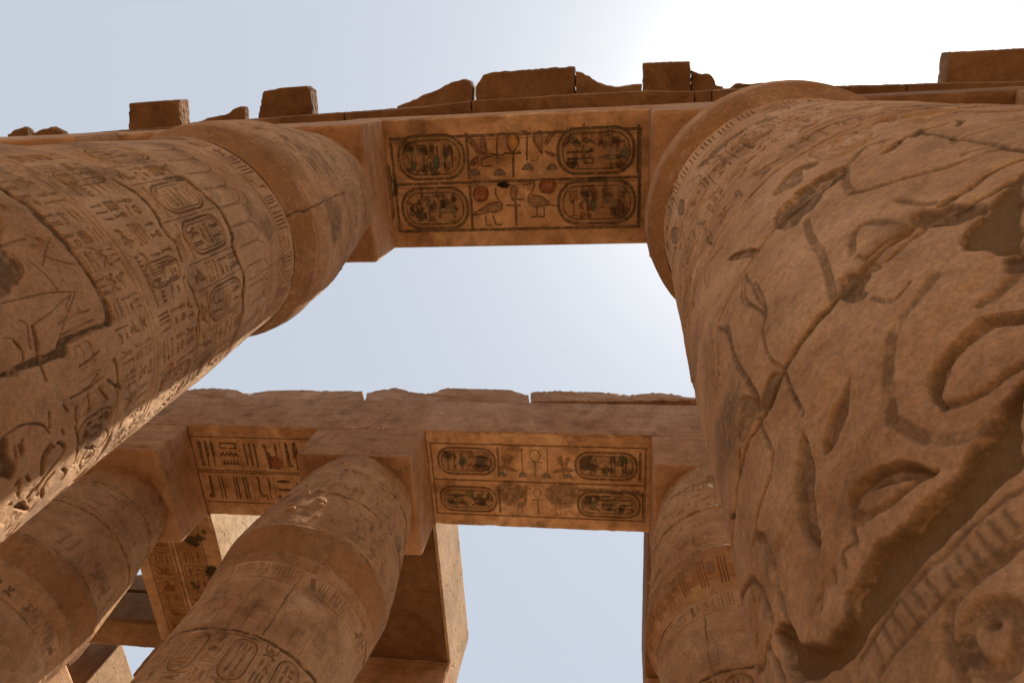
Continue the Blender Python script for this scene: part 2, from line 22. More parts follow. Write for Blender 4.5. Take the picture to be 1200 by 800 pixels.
SUN_EL = math.radians(74.5); SUN_AZ = math.radians(12.0)      # azimuth from +x towards +y
sdir = Vector((math.cos(SUN_EL)*math.cos(SUN_AZ), math.cos(SUN_EL)*math.sin(SUN_AZ), math.sin(SUN_EL)))
world = bpy.data.worlds.new('World'); sc.world = world; world.use_nodes = True
wn, wl = world.node_tree.nodes, world.node_tree.links
wn.clear()
out = wn.new('ShaderNodeOutputWorld'); bg = wn.new('ShaderNodeBackground'); sky = wn.new('ShaderNodeTexSky')
sky.sky_type = 'NISHITA'; sky.sun_disc = False; sky.sun_elevation = SUN_EL
sky.sun_rotation = math.radians(90) - SUN_AZ
sky.air_density = 1.0; sky.dust_density = 1.5; sky.ozone_density = 1.0; sky.altitude = 80
bg.inputs['Strength'].default_value = 0.11
# bright hazy aureole of the dusty air round the sun (a real part of the sky, fixed to the sun's direction)
tc = wn.new('ShaderNodeTexCoord'); dot = wn.new('ShaderNodeVectorMath'); dot.operation = 'DOT_PRODUCT'
dot.inputs[1].default_value = sdir
wl.new(tc.outputs['Generated'], dot.inputs[0])
def wmath(op, a, b=None, v=None):
    m = wn.new('ShaderNodeMath'); m.operation = op
    wl.new(a, m.inputs[0])
    if b is not None: wl.new(b, m.inputs[1])
    if v is not None: m.inputs[1].default_value = v
    return m.outputs[0]
mx = wmath('MAXIMUM', dot.outputs['Value'], v=0.0)
g1 = wmath('ADD', wmath('MULTIPLY', wmath('POWER', mx, v=130.0), v=2.1), wmath('MULTIPLY', wmath('POWER', mx, v=34.0), v=.3))
g2 = wmath('MULTIPLY', wmath('POWER', mx, v=11.0), v=.6)
gs = wmath('ADD', g1, g2)
mul = wn.new('ShaderNodeVectorMath'); mul.operation = 'SCALE'; mul.inputs[0].default_value = (1.12, 1.0, .72); wl.new(gs, mul.inputs['Scale'])
haze = wn.new('ShaderNodeMixRGB'); haze.blend_type = 'MIX'; haze.inputs[0].default_value = 0.78
haze.inputs[2].default_value = (3.18, 3.36, 3.55, 1)
wl.new(sky.outputs[0], haze.inputs[1])
addn = wn.new('ShaderNodeVectorMath'); addn.operation = 'ADD'
wl.new(haze.outputs[0], addn.inputs[0]); wl.new(mul.outputs[0], addn.inputs[1])
wl.new(addn.outputs[0], bg.inputs['Color']); wl.new(bg.outputs[0], out.inputs['Surface'])

sl = bpy.data.lights.new('sun', 'SUN'); sl.energy = 5.0; sl.angle = math.radians(.55); sl.color = (1.0, .93, .82)
so = bpy.data.objects.new('sun', sl); sc.collection.objects.link(so)
so.rotation_euler = sdir.to_track_quat('Z', 'Y').to_euler()
sc.view_settings.view_transform = 'Standard'; sc.view_settings.look = 'None'
sc.view_settings.gamma = 1.0; sc.view_settings.use_curve_mapping = False
sc.view_settings.exposure = 0.93
sc.cycles.max_bounces = 10; sc.cycles.diffuse_bounces = 6

# ------------------------------------------------------------------ noise (numpy)
def lattice(rng, shape, cells):
    """smooth random field, shape=(rows, cols), cells=(cells down, cells across), values about -1..1"""
    cy, cx = max(1, int(cells[0])), max(1, int(cells[1]))
    g = rng.uniform(-1, 1, (cy+3, cx+3))
    y = np.linspace(0, cy, shape[0]); x = np.linspace(0, cx, shape[1])
    yi = y.astype(int); xi = x.astype(int); fy = y-yi; fx = x-xi
    fy = fy*fy*(3-2*fy); fx = fx*fx*(3-2*fx)
    a = g[yi][:, xi]; b = g[yi][:, xi+1]; c = g[yi+1][:, xi]; d = g[yi+1][:, xi+1]
    fx = fx[None, :]; fy = fy[:, None]
    return (a*(1-fx)+b*fx)*(1-fy)+(c*(1-fx)+d*fx)*fy
def fbm2(rng, shape, size, cell, octaves=4, gain=.5, aspect=1.0):
    """size=(height m, width m), cell = largest feature in metres"""
    o = np.zeros(shape); amp = 1; tot = 0
    for k in range(octaves):
        o += amp*lattice(rng, shape, (size[0]/cell*2**k, size[1]/cell/aspect*2**k)); tot += amp; amp *= gain
    return o/tot
def hash3(ix, iy, iz, seed):
    h = (ix*374761393+iy*668265263+iz*2147483647+seed*144665) & 0x7fffffff
    h = ((h ^ (h >> 13))*1274126177) & 0x7fffffff
    return ((h ^ (h >> 16)) & 0xffff)/32767.5-1
def noise3(P, scale, seed=0):
    Q = P*scale+100.0; I = np.floor(Q).astype(np.int64); f = Q-I; f = f*f*(3-2*f)
    r = 0
    for dx in (0, 1):
        for dy in (0, 1):
            for dz in (0, 1):
                w = (f[:, 0] if dx else 1-f[:, 0])*(f[:, 1] if dy else 1-f[:, 1])*(f[:, 2] if dz else 1-f[:, 2])
                r = r+w*hash3(I[:, 0]+dx, I[:, 1]+dy, I[:, 2]+dz, seed)
    return r
def fbm3(P, scale, octaves=3, seed=0):
    o = 0; a = 1; t = 0
    for k in range(octaves):
        o = o+a*noise3(P, scale*2**k, seed+k); t += a; a *= .5
    return o/t

# ------------------------------------------------------------------ objects
def link(o, parent=None):
    sc.collection.objects.link(o)
    if parent is not None: o.parent = parent
    return o
def tag(o, label=None, cat=None, group=None, kind=None):
    if label: o['label'] = label
    if cat: o['category'] = cat
    if group: o['group'] = group
    if kind: o['kind'] = kind
    return o
def empty(name, loc, label, cat, group=None):
    o = bpy.data.objects.new(name, None); o.location = loc; o.empty_display_size = .2
    link(o); return tag(o, label, cat, group)
def mesh_np(name, V, Fc, mat, parent=None, paint=None, smooth=True, origin=None):
    V = np.asarray(V, dtype=np.float32)
    if origin is not None: V = V-np.asarray(origin, dtype=np.float32)
    m = bpy.data.meshes.new(name)
    m.vertices.add(len(V)); m.vertices.foreach_set('co', V.ravel())
    if isinstance(Fc, np.ndarray):
        n = len(Fc); k = Fc.shape[1]
        m.loops.add(n*k); m.loops.foreach_set('vertex_index', Fc.ravel().astype(np.int32))
        m.polygons.add(n); m.polygons.foreach_set('loop_start', np.arange(0, n*k, k, dtype=np.int32))
        try: m.polygons.foreach_set('loop_total', np.full(n, k, dtype=np.int32))
        except Exception: pass
    else:
        n = len(Fc); tot = [len(f) for f in Fc]
        m.loops.add(sum(tot)); m.loops.foreach_set('vertex_index', np.concatenate([np.asarray(f) for f in Fc]).astype(np.int32))
        m.polygons.add(n); m.polygons.foreach_set('loop_start', np.concatenate([[0], np.cumsum(tot)[:-1]]).astype(np.int32))
        try: m.polygons.foreach_set('loop_total', np.asarray(tot, dtype=np.int32))
        except Exception: pass
    m.polygons.foreach_set('use_smooth', np.full(n, smooth, dtype=bool))
    a = m.color_attributes.new('paint', 'FLOAT_COLOR', 'POINT')
    if paint is None: paint = np.zeros((len(V), 4), dtype=np.float32)
    a.data.foreach_set('color', np.asarray(paint, dtype=np.float32).ravel())
    m.update(calc_edges=True); m.validate()
    m.materials.append(mat)
    o = bpy.data.objects.new(name, m); link(o, parent)
    if origin is not None and parent is None: o.location = origin
    return o
def grid_faces(nr, nc, wrap=False):
    i = np.arange(nr-1)[:, None]; j = np.arange(nc if wrap else nc-1)[None, :]; j2 = (j+1) % nc
    f = np.stack([i*nc+j, i*nc+j2, (i+1)*nc+j2, (i+1)*nc+j], -1)
    return f.reshape(-1, 4)

# ------------------------------------------------------------------ materials
def stone(name, cols, bump=1.0, streak=0.0, paintmix=1.0, scale=1.0, stain=.5, striate=None, rough=.92):
    m = bpy.data.materials.new(name); m.use_nodes = True; N, L = m.node_tree.nodes, m.node_tree.links
    b = N['Principled BSDF']; b.inputs['Roughness'].default_value = rough
    try: b.inputs['Specular IOR Level'].default_value = .15
    except KeyError: pass
    tc = N.new('ShaderNodeTexCoord'); oi = N.new('ShaderNodeObjectInfo')
    ad = N.new('ShaderNodeVectorMath'); ad.operation = 'ADD'
    sc_ = N.new('ShaderNodeVectorMath'); sc_.operation = 'SCALE'; sc_.inputs['Scale'].default_value = 17.0
    cmb = N.new('ShaderNodeCombineXYZ')
    for k in range(3): L.new(oi.outputs['Random'], cmb.inputs[k])
    L.new(cmb.outputs[0], sc_.inputs[0]); L.new(tc.outputs['Object'], ad.inputs[0]); L.new(sc_.outputs[0], ad.inputs[1])
    vec = ad.outputs[0]
    def noise(s, det=6, rough_=.6, dist=0.0, v=vec):
        n = N.new('ShaderNodeTexNoise'); n.inputs['Scale'].default_value = s; n.inputs['Detail'].default_value = det
        n.inputs['Roughness'].default_value = rough_; n.inputs['Distortion'].default_value = dist; L.new(v, n.inputs['Vector']); return n.outputs['Fac']
    def ramp(f, stops):
        r = N.new('ShaderNodeValToRGB'); L.new(f, r.inputs[0])
        while len(r.color_ramp.elements) < len(stops): r.color_ramp.elements.new(.5)
        for e, (p, c) in zip(r.color_ramp.elements, stops): e.position = p; e.color = (*c, 1) if len(c) == 3 else c
        return r.outputs[0]
    def mix(bt, fac, a, c):
        x = N.new('ShaderNodeMixRGB'); x.blend_type = bt
        if isinstance(fac, float): x.inputs[0].default_value = fac
        else: L.new(fac, x.inputs[0])
        L.new(a, x.inputs[1])
        if isinstance(c, tuple): x.inputs[2].default_value = (*c, 1)
        else: L.new(c, x.inputs[2])
        return x.outputs[0]
    c0, c1, c2 = cols
    base = ramp(noise(.9*scale, 8, .62, .6), [(.3, c0), (.5, c1), (.72, c2)])
    # mottling
    base = mix('MULTIPLY', .8, base, ramp(noise(5*scale, 7, .65, .3), [(.28, (.66, .62, .58)), (.5, (1, 1, 1)), (.75, (1.16, 1.13, 1.08))]))
    base = mix('MULTIPLY', .6, base, ramp(noise(38*scale, 5, .7), [(.3, (.60, .57, .54)), (.5, (.98, .98, .98)), (.72, (1.3, 1.27, 1.22))]))
    # dark weathering stains in patches of their own
    base = mix('MULTIPLY', stain, base, ramp(noise(1.7*scale, 9, .7, 1.2), [(.45, (1, 1, 1)), (.63, (.66, .57, .44)), (.78, (.46, .38, .27))]))
    dv = N.new('ShaderNodeVectorMath'); dv.operation = 'MULTIPLY_ADD'
    nn = N.new('ShaderNodeTexNoise'); nn.inputs['Scale'].default_value = 3.0*scale; nn.inputs['Detail'].default_value = 5; L.new(vec, nn.inputs['Vector'])
    L.new(nn.outputs['Color'], dv.inputs[0]); dv.inputs[1].default_value = (.5, .5, .5); L.new(vec, dv.inputs[2])
    ve = N.new('ShaderNodeTexVoronoi'); ve.feature = 'DISTANCE_TO_EDGE'; ve.inputs['Scale'].default_value = 1.6*scale; L.new(dv.outputs[0], ve.inputs['Vector'])
    crack = ramp(ve.outputs['Distance'], [(.0, (0,)*3), (.012, (1,)*3)])
    cm = ramp(noise(1.1*scale, 4, .6, .5), [(.60, (1,)*3), (.68, (0,)*3)])
    ck = N.new('ShaderNodeMath'); ck.operation = 'MAXIMUM'; L.new(crack, ck.inputs[0]); L.new(cm, ck.inputs[1])
    base = mix('MULTIPLY', 1.0, base, ramp(ck.outputs[0], [(0, (.42, .36, .30)), (1, (1, 1, 1))]))
    if striate:
        mp = N.new('ShaderNodeMapping'); mp.inputs['Scale'].default_value = striate; L.new(vec, mp.inputs[0])
        sf = noise(1.0, 5, .6, .15, mp.outputs[0])
        base = mix('MULTIPLY', .7, base, ramp(sf, [(.3, (.68, .66, .64)), (.5, (1, 1, 1)), (.7, (1.12, 1.1, 1.08))]))
    at = N.new('ShaderNodeAttribute'); at.attribute_name = 'paint'
    pf = N.new('ShaderNodeMath'); pf.operation = 'MULTIPLY'; L.new(at.outputs['Alpha'], pf.inputs[0])
    wear = ramp(noise(13*scale, 8, .75, .4), [(.36, (.12,)*3), (.50, (1, 1, 1))])
    sol = N.new('ShaderNodeMath'); sol.operation = 'MULTIPLY_ADD'; L.new(at.outputs['Alpha'], sol.inputs[0]); sol.inputs[1].default_value = 20.0; sol.inputs[2].default_value = -18.4; sol.use_clamp = True
    wm = N.new('ShaderNodeMath'); wm.operation = 'MAXIMUM'; L.new(wear, wm.inputs[0]); L.new(sol.outputs[0], wm.inputs[1]); L.new(wm.outputs[0], pf.inputs[1])
    base = mix('MIX', pf.outputs[0], base, at.outputs['Color'])
    # a grain of light and dark on top of the pigment as well
    base = mix('MULTIPLY', .5, base, ramp(noise(90*scale, 3, .7), [(.3, (.62,)*3), (.7, (1.32,)*3)]))
    base = mix('MULTIPLY', 1.0, base, ramp(oi.outputs['Random'], [(0, (.90, .88, .86)), (1, (1.06, 1.06, 1.07))]))
    L.new(base, b.inputs['Base Color'])
    # bump: undulation, chisel grain, pits
    def addm(a, c, k):
        x = N.new('ShaderNodeMath'); x.operation = 'MULTIPLY_ADD'; L.new(c, x.inputs[0]); x.inputs[1].default_value = k; L.new(a, x.inputs[2]); return x.outputs[0]
    h = noise(7*scale, 8, .6, .3)
    h = addm(h, noise(45*scale, 8, .8), .5); h = addm(h, noise(170*scale, 4, .8), .16); h = addm(h, ck.outputs[0], .3)
    vo = N.new('ShaderNodeTexVoronoi'); vo.inputs['Scale'].default_value = 22*scale; L.new(vec, vo.inputs['Vector'])
    pit = ramp(vo.outputs['Distance'], [(.0, (0,)*3), (.22, (1,)*3)])
    msk = ramp(noise(2.3*scale, 4, .6), [(.5, (0,)*3), (.62, (1,)*3)])
    inv = N.new('ShaderNodeMath'); inv.operation = 'SUBTRACT'; inv.inputs[0].default_value = 1; L.new(pit, inv.inputs[1])
    pm = N.new('ShaderNodeMath'); pm.operation = 'MULTIPLY'; L.new(inv.outputs[0], pm.inputs[0]); L.new(msk, pm.inputs[1])
    h = addm(h, pm.outputs[0], -.35)
    if striate: h = addm(h, sf, .8)
    bp = N.new('ShaderNodeBump'); bp.inputs['Strength'].default_value = .55*bump; bp.inputs['Distance'].default_value = .018
    L.new(h, bp.inputs['Height']); L.new(bp.outputs[0], b.inputs['Normal'])
    return m
RED = ((.37, .208, .11), (.50, .315, .18), (.61, .415, .255))
OCH = ((.33, .175, .085), (.52, .31, .172), (.66, .425, .26))
PALE = ((.44, .30, .18), (.56, .40, .24), (.64, .48, .30))
M_shaft = stone('weathered red sandstone', RED, 1.0, stain=.4)
M_cap = stone('ochre tinged sandstone', (RED[0], (.485, .288, .150), (.56, .36, .20)), 1.0)
M_beam = stone('tooled sandstone beam', ((.35, .185, .098), (.46, .27, .155), (.55, .345, .215)), 1.0, striate=(.5, .5, 26.0))
M_soffit = stone('carved and painted sandstone', OCH, 1.1, stain=.65, scale=1.4)
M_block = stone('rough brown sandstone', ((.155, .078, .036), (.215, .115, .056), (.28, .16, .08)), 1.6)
M_pale = stone('sunlit tone sandstone', PALE, .9, stain=.2)  # paler copy of the beam stone, sunlight put into its colour
M_mid = stone('sunny brown sandstone', ((.29, .18, .10), (.37, .24, .135), (.44, .30, .18)), 1.1, stain=.2)  # lighter copy of the block stone for sunlit sides, light held in the colour
M_ground = stone('sand and limestone dust', ((.28, .19, .115), (.33, .235, .145), (.37, .27, .17)), 1.0, scale=.6, stain=.15)

# ------------------------------------------------------------------ carving canvas
def seg_dist(X, Y, pts, closed=False):
    P = np.asarray(pts, float); n = len(P); D = np.full(X.shape, 1e9)
    for i in range(n if closed else n-1):
        a = P[i]; b = P[(i+1) % n]; d = b-a; l = max(d@d, 1e-12)
        t = np.clip(((X-a[0])*d[0]+(Y-a[1])*d[1])/l, 0, 1)
        D = np.minimum(D, np.hypot(X-a[0]-t*d[0], Y-a[1]-t*d[1]))
    return D
def inside(X, Y, pts):
    P = np.asarray(pts, float); I = np.zeros(X.shape, bool); n = len(P)
    for i in range(n):
        x1, y1 = P[i]; x2, y2 = P[(i+1) % n]
        if y1 == y2: continue
        c = ((Y >= y1) != (Y >= y2)) & (X < (x2-x1)*(Y-y1)/(y2-y1)+x1)
        I ^= c
    return I
def spline(pts, closed=False, k=4):
    P = [np.array(p) for p in pts]; n = len(P)
    if n < 3: return pts
    out = []
    for i in range(n if closed else n-1):
        p0 = P[i-1] if (i or closed) else P[0]; p1 = P[i]; p2 = P[(i+1) % n]; p3 = P[(i+2) % n] if (closed or i+2 < n) else P[-1]
        for j in range(k):
            t = j/k; out.append(tuple(.5*((2*p1)+(p2-p0)*t+(2*p0-5*p1+4*p2-p3)*t*t+(3*p1-p0-3*p2+p3)*t**3)))
    if not closed: out.append(tuple(P[-1]))
    return out
def sm(t): t = np.clip(t, 0, 1); return t*t*(3-2*t)
class Canvas:
    def __init__(s, u0, u1, v0, v1, res, seed=1):
        s.nu = int((u1-u0)/res)+1; s.nv = int((v1-v0)/res)+1; s.res = res
        s.u = np.linspace(u0, u1, s.nu); s.v = np.linspace(v0, v1, s.nv)
        s.H = np.zeros((s.nv, s.nu)); s.C = np.zeros((s.nv, s.nu, 4)); s.rng = np.random.default_rng(seed); s.rnd = random.Random(seed)
        s.size = (v1-v0, u1-u0); s.wob = None
    def win(s, pts, m):
        P = np.asarray(pts, float); lo = P.min(0)-m; hi = P.max(0)+m
        a = np.searchsorted(s.u, lo[0]); b = np.searchsorted(s.u, hi[0]); c = np.searchsorted(s.v, lo[1]); d = np.searchsorted(s.v, hi[1])
        if a >= b or c >= d: return None
        X, Y = np.meshgrid(s.u[a:b], s.v[c:d])
        if s.wob is not None:
            X = X+s.wob[0][c:d, a:b]; Y = Y+s.wob[1][c:d, a:b]
        return (slice(c, d), slice(a, b)), X, Y
    def cut(s, w, k, dep): s.H[w] = np.minimum(s.H[w], -dep*k)
    def put(s, w, k, rgb, al=1.0):
        k = (k*al)[..., None]; s.C[w] = s.C[w]*(1-k)+np.array((*rgb, 1.0))*k
    def groove(s, pts, width, dep, closed=False, paint=None):
        r = s.win(pts, width+.01)
        if not r: return
        w, X, Y = r; d = seg_dist(X, Y, pts, closed)
        k = sm((width*.58-d)/max(width*.30, s.res*.9))
        s.cut(w, k, dep)
        if paint: s.put(w, k, paint[:3], paint[3] if len(paint) > 3 else 1.0)
    def sunk(s, pts, dep, rw=.02, paint=None):
        r = s.win(pts, .02)
        if not r: return
        w, X, Y = r; I = inside(X, Y, pts); d = seg_dist(X, Y, pts, True); sd = np.where(I, d, -d)
        e = max(.0045, s.res)
        k = sm((sd+e*.5)/e)
        H = -dep*k*(.3+.7*np.exp(-np.maximum(sd-e, 0)/rw))
        s.H[w] = np.minimum(s.H[w], H)
        if paint: s.put(w, k, paint[:3], paint[3] if len(paint) > 3 else 1.0)
    def flat(s, pts, dep, soft=.006, paint=None, rough=0.0, jag=0.0):
        r = s.win(pts, .05)
        if not r: return
        w, X, Y = r
        if jag:
            X = X+jag*lattice(s.rng, X.shape, (X.shape[0]*s.res/.035, X.shape[1]*s.res/.035)); Y = Y+jag*lattice(s.rng, X.shape, (X.shape[0]*s.res/.035, X.shape[1]*s.res/.035))
        I = inside(X, Y, pts); d = seg_dist(X, Y, pts, True); sd = np.where(I, d, -d)
        k = sm((sd+soft*.5)/soft)
        H = -dep*k
        if rough: H = H+k*rough*fbm2(s.rng, X.shape, (X.shape[0]*s.res, X.shape[1]*s.res), .05, 3)
        s.H[w] = s.H[w]*(1-k)+H*k
        if paint: s.put(w, k, paint[:3], paint[3] if len(paint) > 3 else 1.0)
    def mortar(s, pts, width, dep, paint=(.115, .072, .036, .85)):
        r = s.win(pts, width+.05)
        if not r: return
        w, X, Y = r; S = (X.shape[0]*s.res, X.shape[1]*s.res)
        X = X+.008*lattice(s.rng, X.shape, (S[0]/.05, S[1]/.05)); Y = Y+.008*lattice(s.rng, X.shape, (S[0]/.05, S[1]/.05))
        wv = width*(1+.55*lattice(s.rng, X.shape, (S[0]/.16, S[1]/.16)))
        d = seg_dist(X, Y, pts); k = sm((wv*.5-d)/.008)
        rim = sm((wv*.5+.018-d)/.02)*(.5+.5*lattice(s.rng, X.shape, (S[0]/.03, S[1]/.03)))
        s.H[w] = s.H[w]*(1-k)-dep*k-.006*rim*(1-k)
        s.put(w, k, paint[:3], paint[3])
    def relax(s, amp=.006, pit=.010, dens=.45):
        """undulation of the drum surface and worn, pitted patches"""
        s.H += amp*fbm2(s.rng, s.H.shape, s.size, .6, 4)+.0022*fbm2(s.rng, s.H.shape, s.size, .06, 3)
        n = fbm2(s.rng, s.H.shape, s.size, .5, 5, .6)
        m = sm((n-dens)/.12)
        s.H -= m*pit*(.5+.5*fbm2(s.rng, s.H.shape, s.size, .04, 3))
    def wear(s, amount=.5, cell=.5, lo=.05, hi=.35):
        """patches where the carving has weathered shallow"""
        n = fbm2(s.rng, s.H.shape, s.size, cell, 4)
        s.H *= 1-amount*sm((n-lo)/(hi-lo))

# ------------------------------------------------------------------ signs (unit box, y up)
def arc(cx, cy, rx, ry, a0, a1, n=12): return [(cx+rx*math.cos(math.radians(a0+(a1-a0)*i/n)), cy+ry*math.sin(math.radians(a0+(a1-a0)*i/n))) for i in range(n+1)]
G = {}
G['reed'] = [('f', [(.42, 0), (.5, 0), (.52, .3), (.66, .55), (.66, .85), (.54, 1), (.4, .8), (.38, .5), (.44, .3)])]
G['water'] = [('s', [(i/8, .5+(.16 if i % 2 else -.16)) for i in range(9)])]
G['ankh'] = [('c', arc(.5, .76, .17, .23, -90, 255, 14)), ('s', [(.5, .52), (.5, 0)]), ('s', [(.22, .48), (.78, .48)])]
G['sun'] = [('c', arc(.5, .5, .36, .36, 0, 345, 18)), ('f', arc(.5, .5, .08, .08, 0, 330, 8))]
G['disc'] = [('f', arc(.5, .5, .36, .36, 0, 345, 18))]
G['loaf'] = [('f', arc(.5, .3, .34, .38, 0, 180, 10))]
G['basket'] = [('f', [(.02, .62), (.98, .62), (.86, .38), (.65, .24), (.35, .24), (.14, .38)])]
G['mouth'] = [('f', [(.02, .5), (.25, .66), (.5, .7), (.75, .66), (.98, .5), (.75, .36), (.5, .32), (.25, .36)])]
G['eye'] = [('c', [(.05, .5), (.3, .7), (.6, .72), (.95, .5), (.6, .34), (.3, .36)]), ('f', arc(.5, .53, .11, .13, 0, 330, 8))]
G['owl'] = [('f', [(.3, .95), (.55, .98), (.68, .85), (.66, .68), (.8, .4), (.98, .08), (.82, .06), (.6, .22), (.44, .22), (.3, .42), (.28, .66), (.2, .8)]), ('s', [(.5, .22), (.48, 0), (.36, 0)]), ('s', [(.6, .22), (.62, 0), (.5, 0)])]
G['bird'] = [('f', [(.02, .84), (.16, .9), (.28, .96), (.38, .88), (.37, .72), (.6, .6), (.98, .26), (.8, .26), (.62, .3), (.46, .22), (.3, .3), (.22, .5), (.24, .76)]), ('s', [(.42, .24), (.42, .02), (.3, .02)]), ('s', [(.52, .26), (.54, .02), (.42, .02)])]
G['goose'] = [('f', [(.02, .86), (.14, .88), (.22, .98), (.33, .94), (.34, .8), (.3, .62), (.5, .6), (.75, .46), (1, .28), (.8, .3), (.62, .24), (.42, .22), (.26, .34), (.2, .52), (.22, .72), (.2, .84)]), ('s', [(.42, .24), (.42, .02), (.28, .02)]), ('s', [(.54, .26), (.58, .02), (.44, .02)])]
G['bee'] = [('f', [(.05, .35), (.3, .5), (.5, .5), (.9, .3), (.98, .18), (.7, .22), (.45, .3), (.2, .25)]), ('f', [(.35, .52), (.18, .92), (.4, .86), (.5, .55)]), ('f', [(.5, .55), (.55, .98), (.8, .86), (.62, .5)]), ('s', [(.3, .28), (.2, .05)]), ('s', [(.5, .28), (.45, .05)])]
G['viper'] = [('s', [(.02, .5), (.12, .62), (.25, .55), (.4, .45), (.6, .4), (.85, .42), (.98, .36)]), ('s', [(.08, .6), (.04, .76)]), ('s', [(.14, .62), (.16, .78)])]
G['cobra'] = [('s', [(.2, .95), (.36, .98), (.42, .8), (.34, .55), (.36, .3), (.6, .15), (.9, .2), (.98, .05)]), ('f', [(.3, .9), (.44, .85), (.46, .6), (.4, .42), (.3, .6)])]
G['staff'] = [('s', [(.35, .98), (.6, .86), (.5, .78), (.5, .05)]), ('s', [(.4, 0), (.5, .08), (.6, 0)])]
G['djed'] = [('s', [(.5, 0), (.5, .98)]), ('s', [(.25, .95), (.75, .95)]), ('s', [(.25, .84), (.75, .84)]), ('s', [(.25, .73), (.75, .73)]), ('s', [(.25, .62), (.75, .62)]), ('s', [(.35, 0), (.65, 0)])]
G['strokes'] = [('s', [(.2, .1), (.2, .9)]), ('s', [(.5, .1), (.5, .9)]), ('s', [(.8, .1), (.8, .9)])]
G['two'] = [('s', [(.35, .05), (.35, .95)]), ('s', [(.65, .05), (.65, .95)])]
G['house'] = [('s', [(.36, .2), (.05, .2), (.05, .75), (.95, .75), (.95, .2), (.64, .2)])]
G['stool'] = [('c', [(.2, .1), (.8, .1), (.8, .9), (.2, .9)]), ('s', [(.35, .3), (.65, .3)]), ('s', [(.35, .5), (.65, .5)]), ('s', [(.35, .7), (.65, .7)])]
G['feather'] = [('f', [(.4, 0), (.48, 0), (.5, .4), (.66, .6), (.7, .84), (.6, .98), (.44, .95), (.36, .7), (.36, .4)]), ('s', [(.62, .7), (.5, .75)])]
G['cloth'] = [('s', [(.6, .05), (.6, .9), (.45, .98), (.35, .88), (.35, .4)])]
G['seated'] = [('f', [(.25, 0), (.85, 0), (.85, .25), (.72, .5), (.6, .62), (.6, .72), (.68, .82), (.62, .96), (.48, .98), (.4, .88), (.44, .74), (.4, .64), (.26, .5), (.2, .3)]), ('s', [(.3, .45), (.1, .6), (.1, .8)])]
G['scarab'] = [('f', arc(.5, .42, .24, .3, 0, 340, 14)), ('f', arc(.5, .78, .14, .1, 0, 340, 10)), ('s', [(.28, .5), (.08, .62), (.1, .85)]), ('s', [(.72, .5), (.92, .62), (.9, .85)]), ('s', [(.3, .25), (.12, .08)]), ('s', [(.7, .25), (.88, .08)])]
G['comb'] = [('s', [(.05, .4), (.95, .4)]), ('s', [(.1, .4), (.1, .75)]), ('s', [(.3, .4), (.3, .75)]), ('s', [(.5, .4), (.5, .75)]), ('s', [(.7, .4), (.7, .75)]), ('s', [(.9, .4), (.9, .75)])]
G['arm'] = [('s', [(.02, .45), (.5, .42), (.85, .42), (.95, .6), (.9, .7)]), ('s', [(.85, .45), (.98, .5)])]
G['leg'] = [('s', [(.4, .95), (.45, .1), (.8, .1)]), ('s', [(.55, .95), (.58, .22), (.85, .12)])]
G['crook'] = [('s', [(.3, .8), (.35, .97), (.55, .97), (.6, .8), (.5, .6), (.5, .02)])]
G['sky'] = [('s', [(.03, .3), (.08, .62), (.92, .62), (.97, .3)]), ('s', [(.08, .5), (.92, .5)])]
G['knot'] = [('c', arc(.4, .7, .16, .18, 0, 340, 10)), ('s', [(.45, .52), (.8, .05)]), ('s', [(.36, .52), (.2, .05)])]
G['hare'] = [('f', [(.05, .5), (.2, .62), (.3, .6), (.2, .95), (.32, .98), (.42, .65), (.7, .6), (.9, .5), (.95, .1), (.85, .1), (.78, .3), (.4, .28), (.3, .1), (.2, .1), (.25, .4), (.1, .42)])]
TALL = ['reed', 'ankh', 'staff', 'djed', 'feather', 'cloth', 'crook', 'two', 'leg', 'knot']
BIG = ['owl', 'bird', 'goose', 'seated', 'bee', 'cobra', 'stool', 'scarab', 'hare', 'strokes', 'eye']
WIDE = ['water', 'basket', 'mouth', 'viper', 'comb', 'arm', 'sky', 'house']
SMALL = ['loaf', 'sun', 'disc']
def glyph(cv, name, x, y, w, h, dep, sw=None, paint=None, flip=False):
    sw = sw or max(.008, .115*min(w, h)**.8)
    for op, pts in G[name]:
        q = [(x+(1-a if flip else a)*w, y+b*h) for a, b in pts]
        if op == 's': cv.groove(q, sw, dep, False, paint)
        elif op == 'c': cv.groove(q, sw, dep, True, paint)
        else: cv.sunk(q, dep, .35*min(w, h)*.3, paint)
def quadrat(cv, x, y, s, h, dep, sw=None, paint=None):
    """one group of signs in a box s wide and h high"""
    r = cv.rnd; k = r.random(); fl = r.random() < .5
    if callable(paint): pc = paint
    else: pc = lambda: paint
    m = .06*s; x += m; s -= 2*m; y += .05*h; h *= .9
    if k < .26: glyph(cv, r.choice(BIG), x, y, s, h, dep, sw, pc(), fl)
    elif k < .5:
        n = r.choice((2, 2, 3))
        for i in range(n): glyph(cv, r.choice(TALL), x+i*s/n, y, s/n, h, dep, sw, pc(), fl)
    elif k < .72:
        n = r.choice((2, 3))
        for i in range(n): glyph(cv, r.choice(WIDE), x, y+i*h/n, s, h/n, dep, sw, pc(), fl)
    elif k < .88:
        glyph(cv, r.choice(TALL), x, y, s*.4, h, dep, sw, pc(), fl)
        glyph(cv, r.choice(SMALL), x+s*.45, y+h*.5, s*.5, h*.48, dep, sw, pc()); glyph(cv, r.choice(WIDE+SMALL), x+s*.45, y, s*.5, h*.45, dep, sw, pc(), fl)
    else:
        glyph(cv, r.choice(BIG), x, y, s*.62, h, dep, sw, pc(), fl); glyph(cv, r.choice(TALL), x+s*.64, y, s*.36, h, dep, sw, pc(), fl)
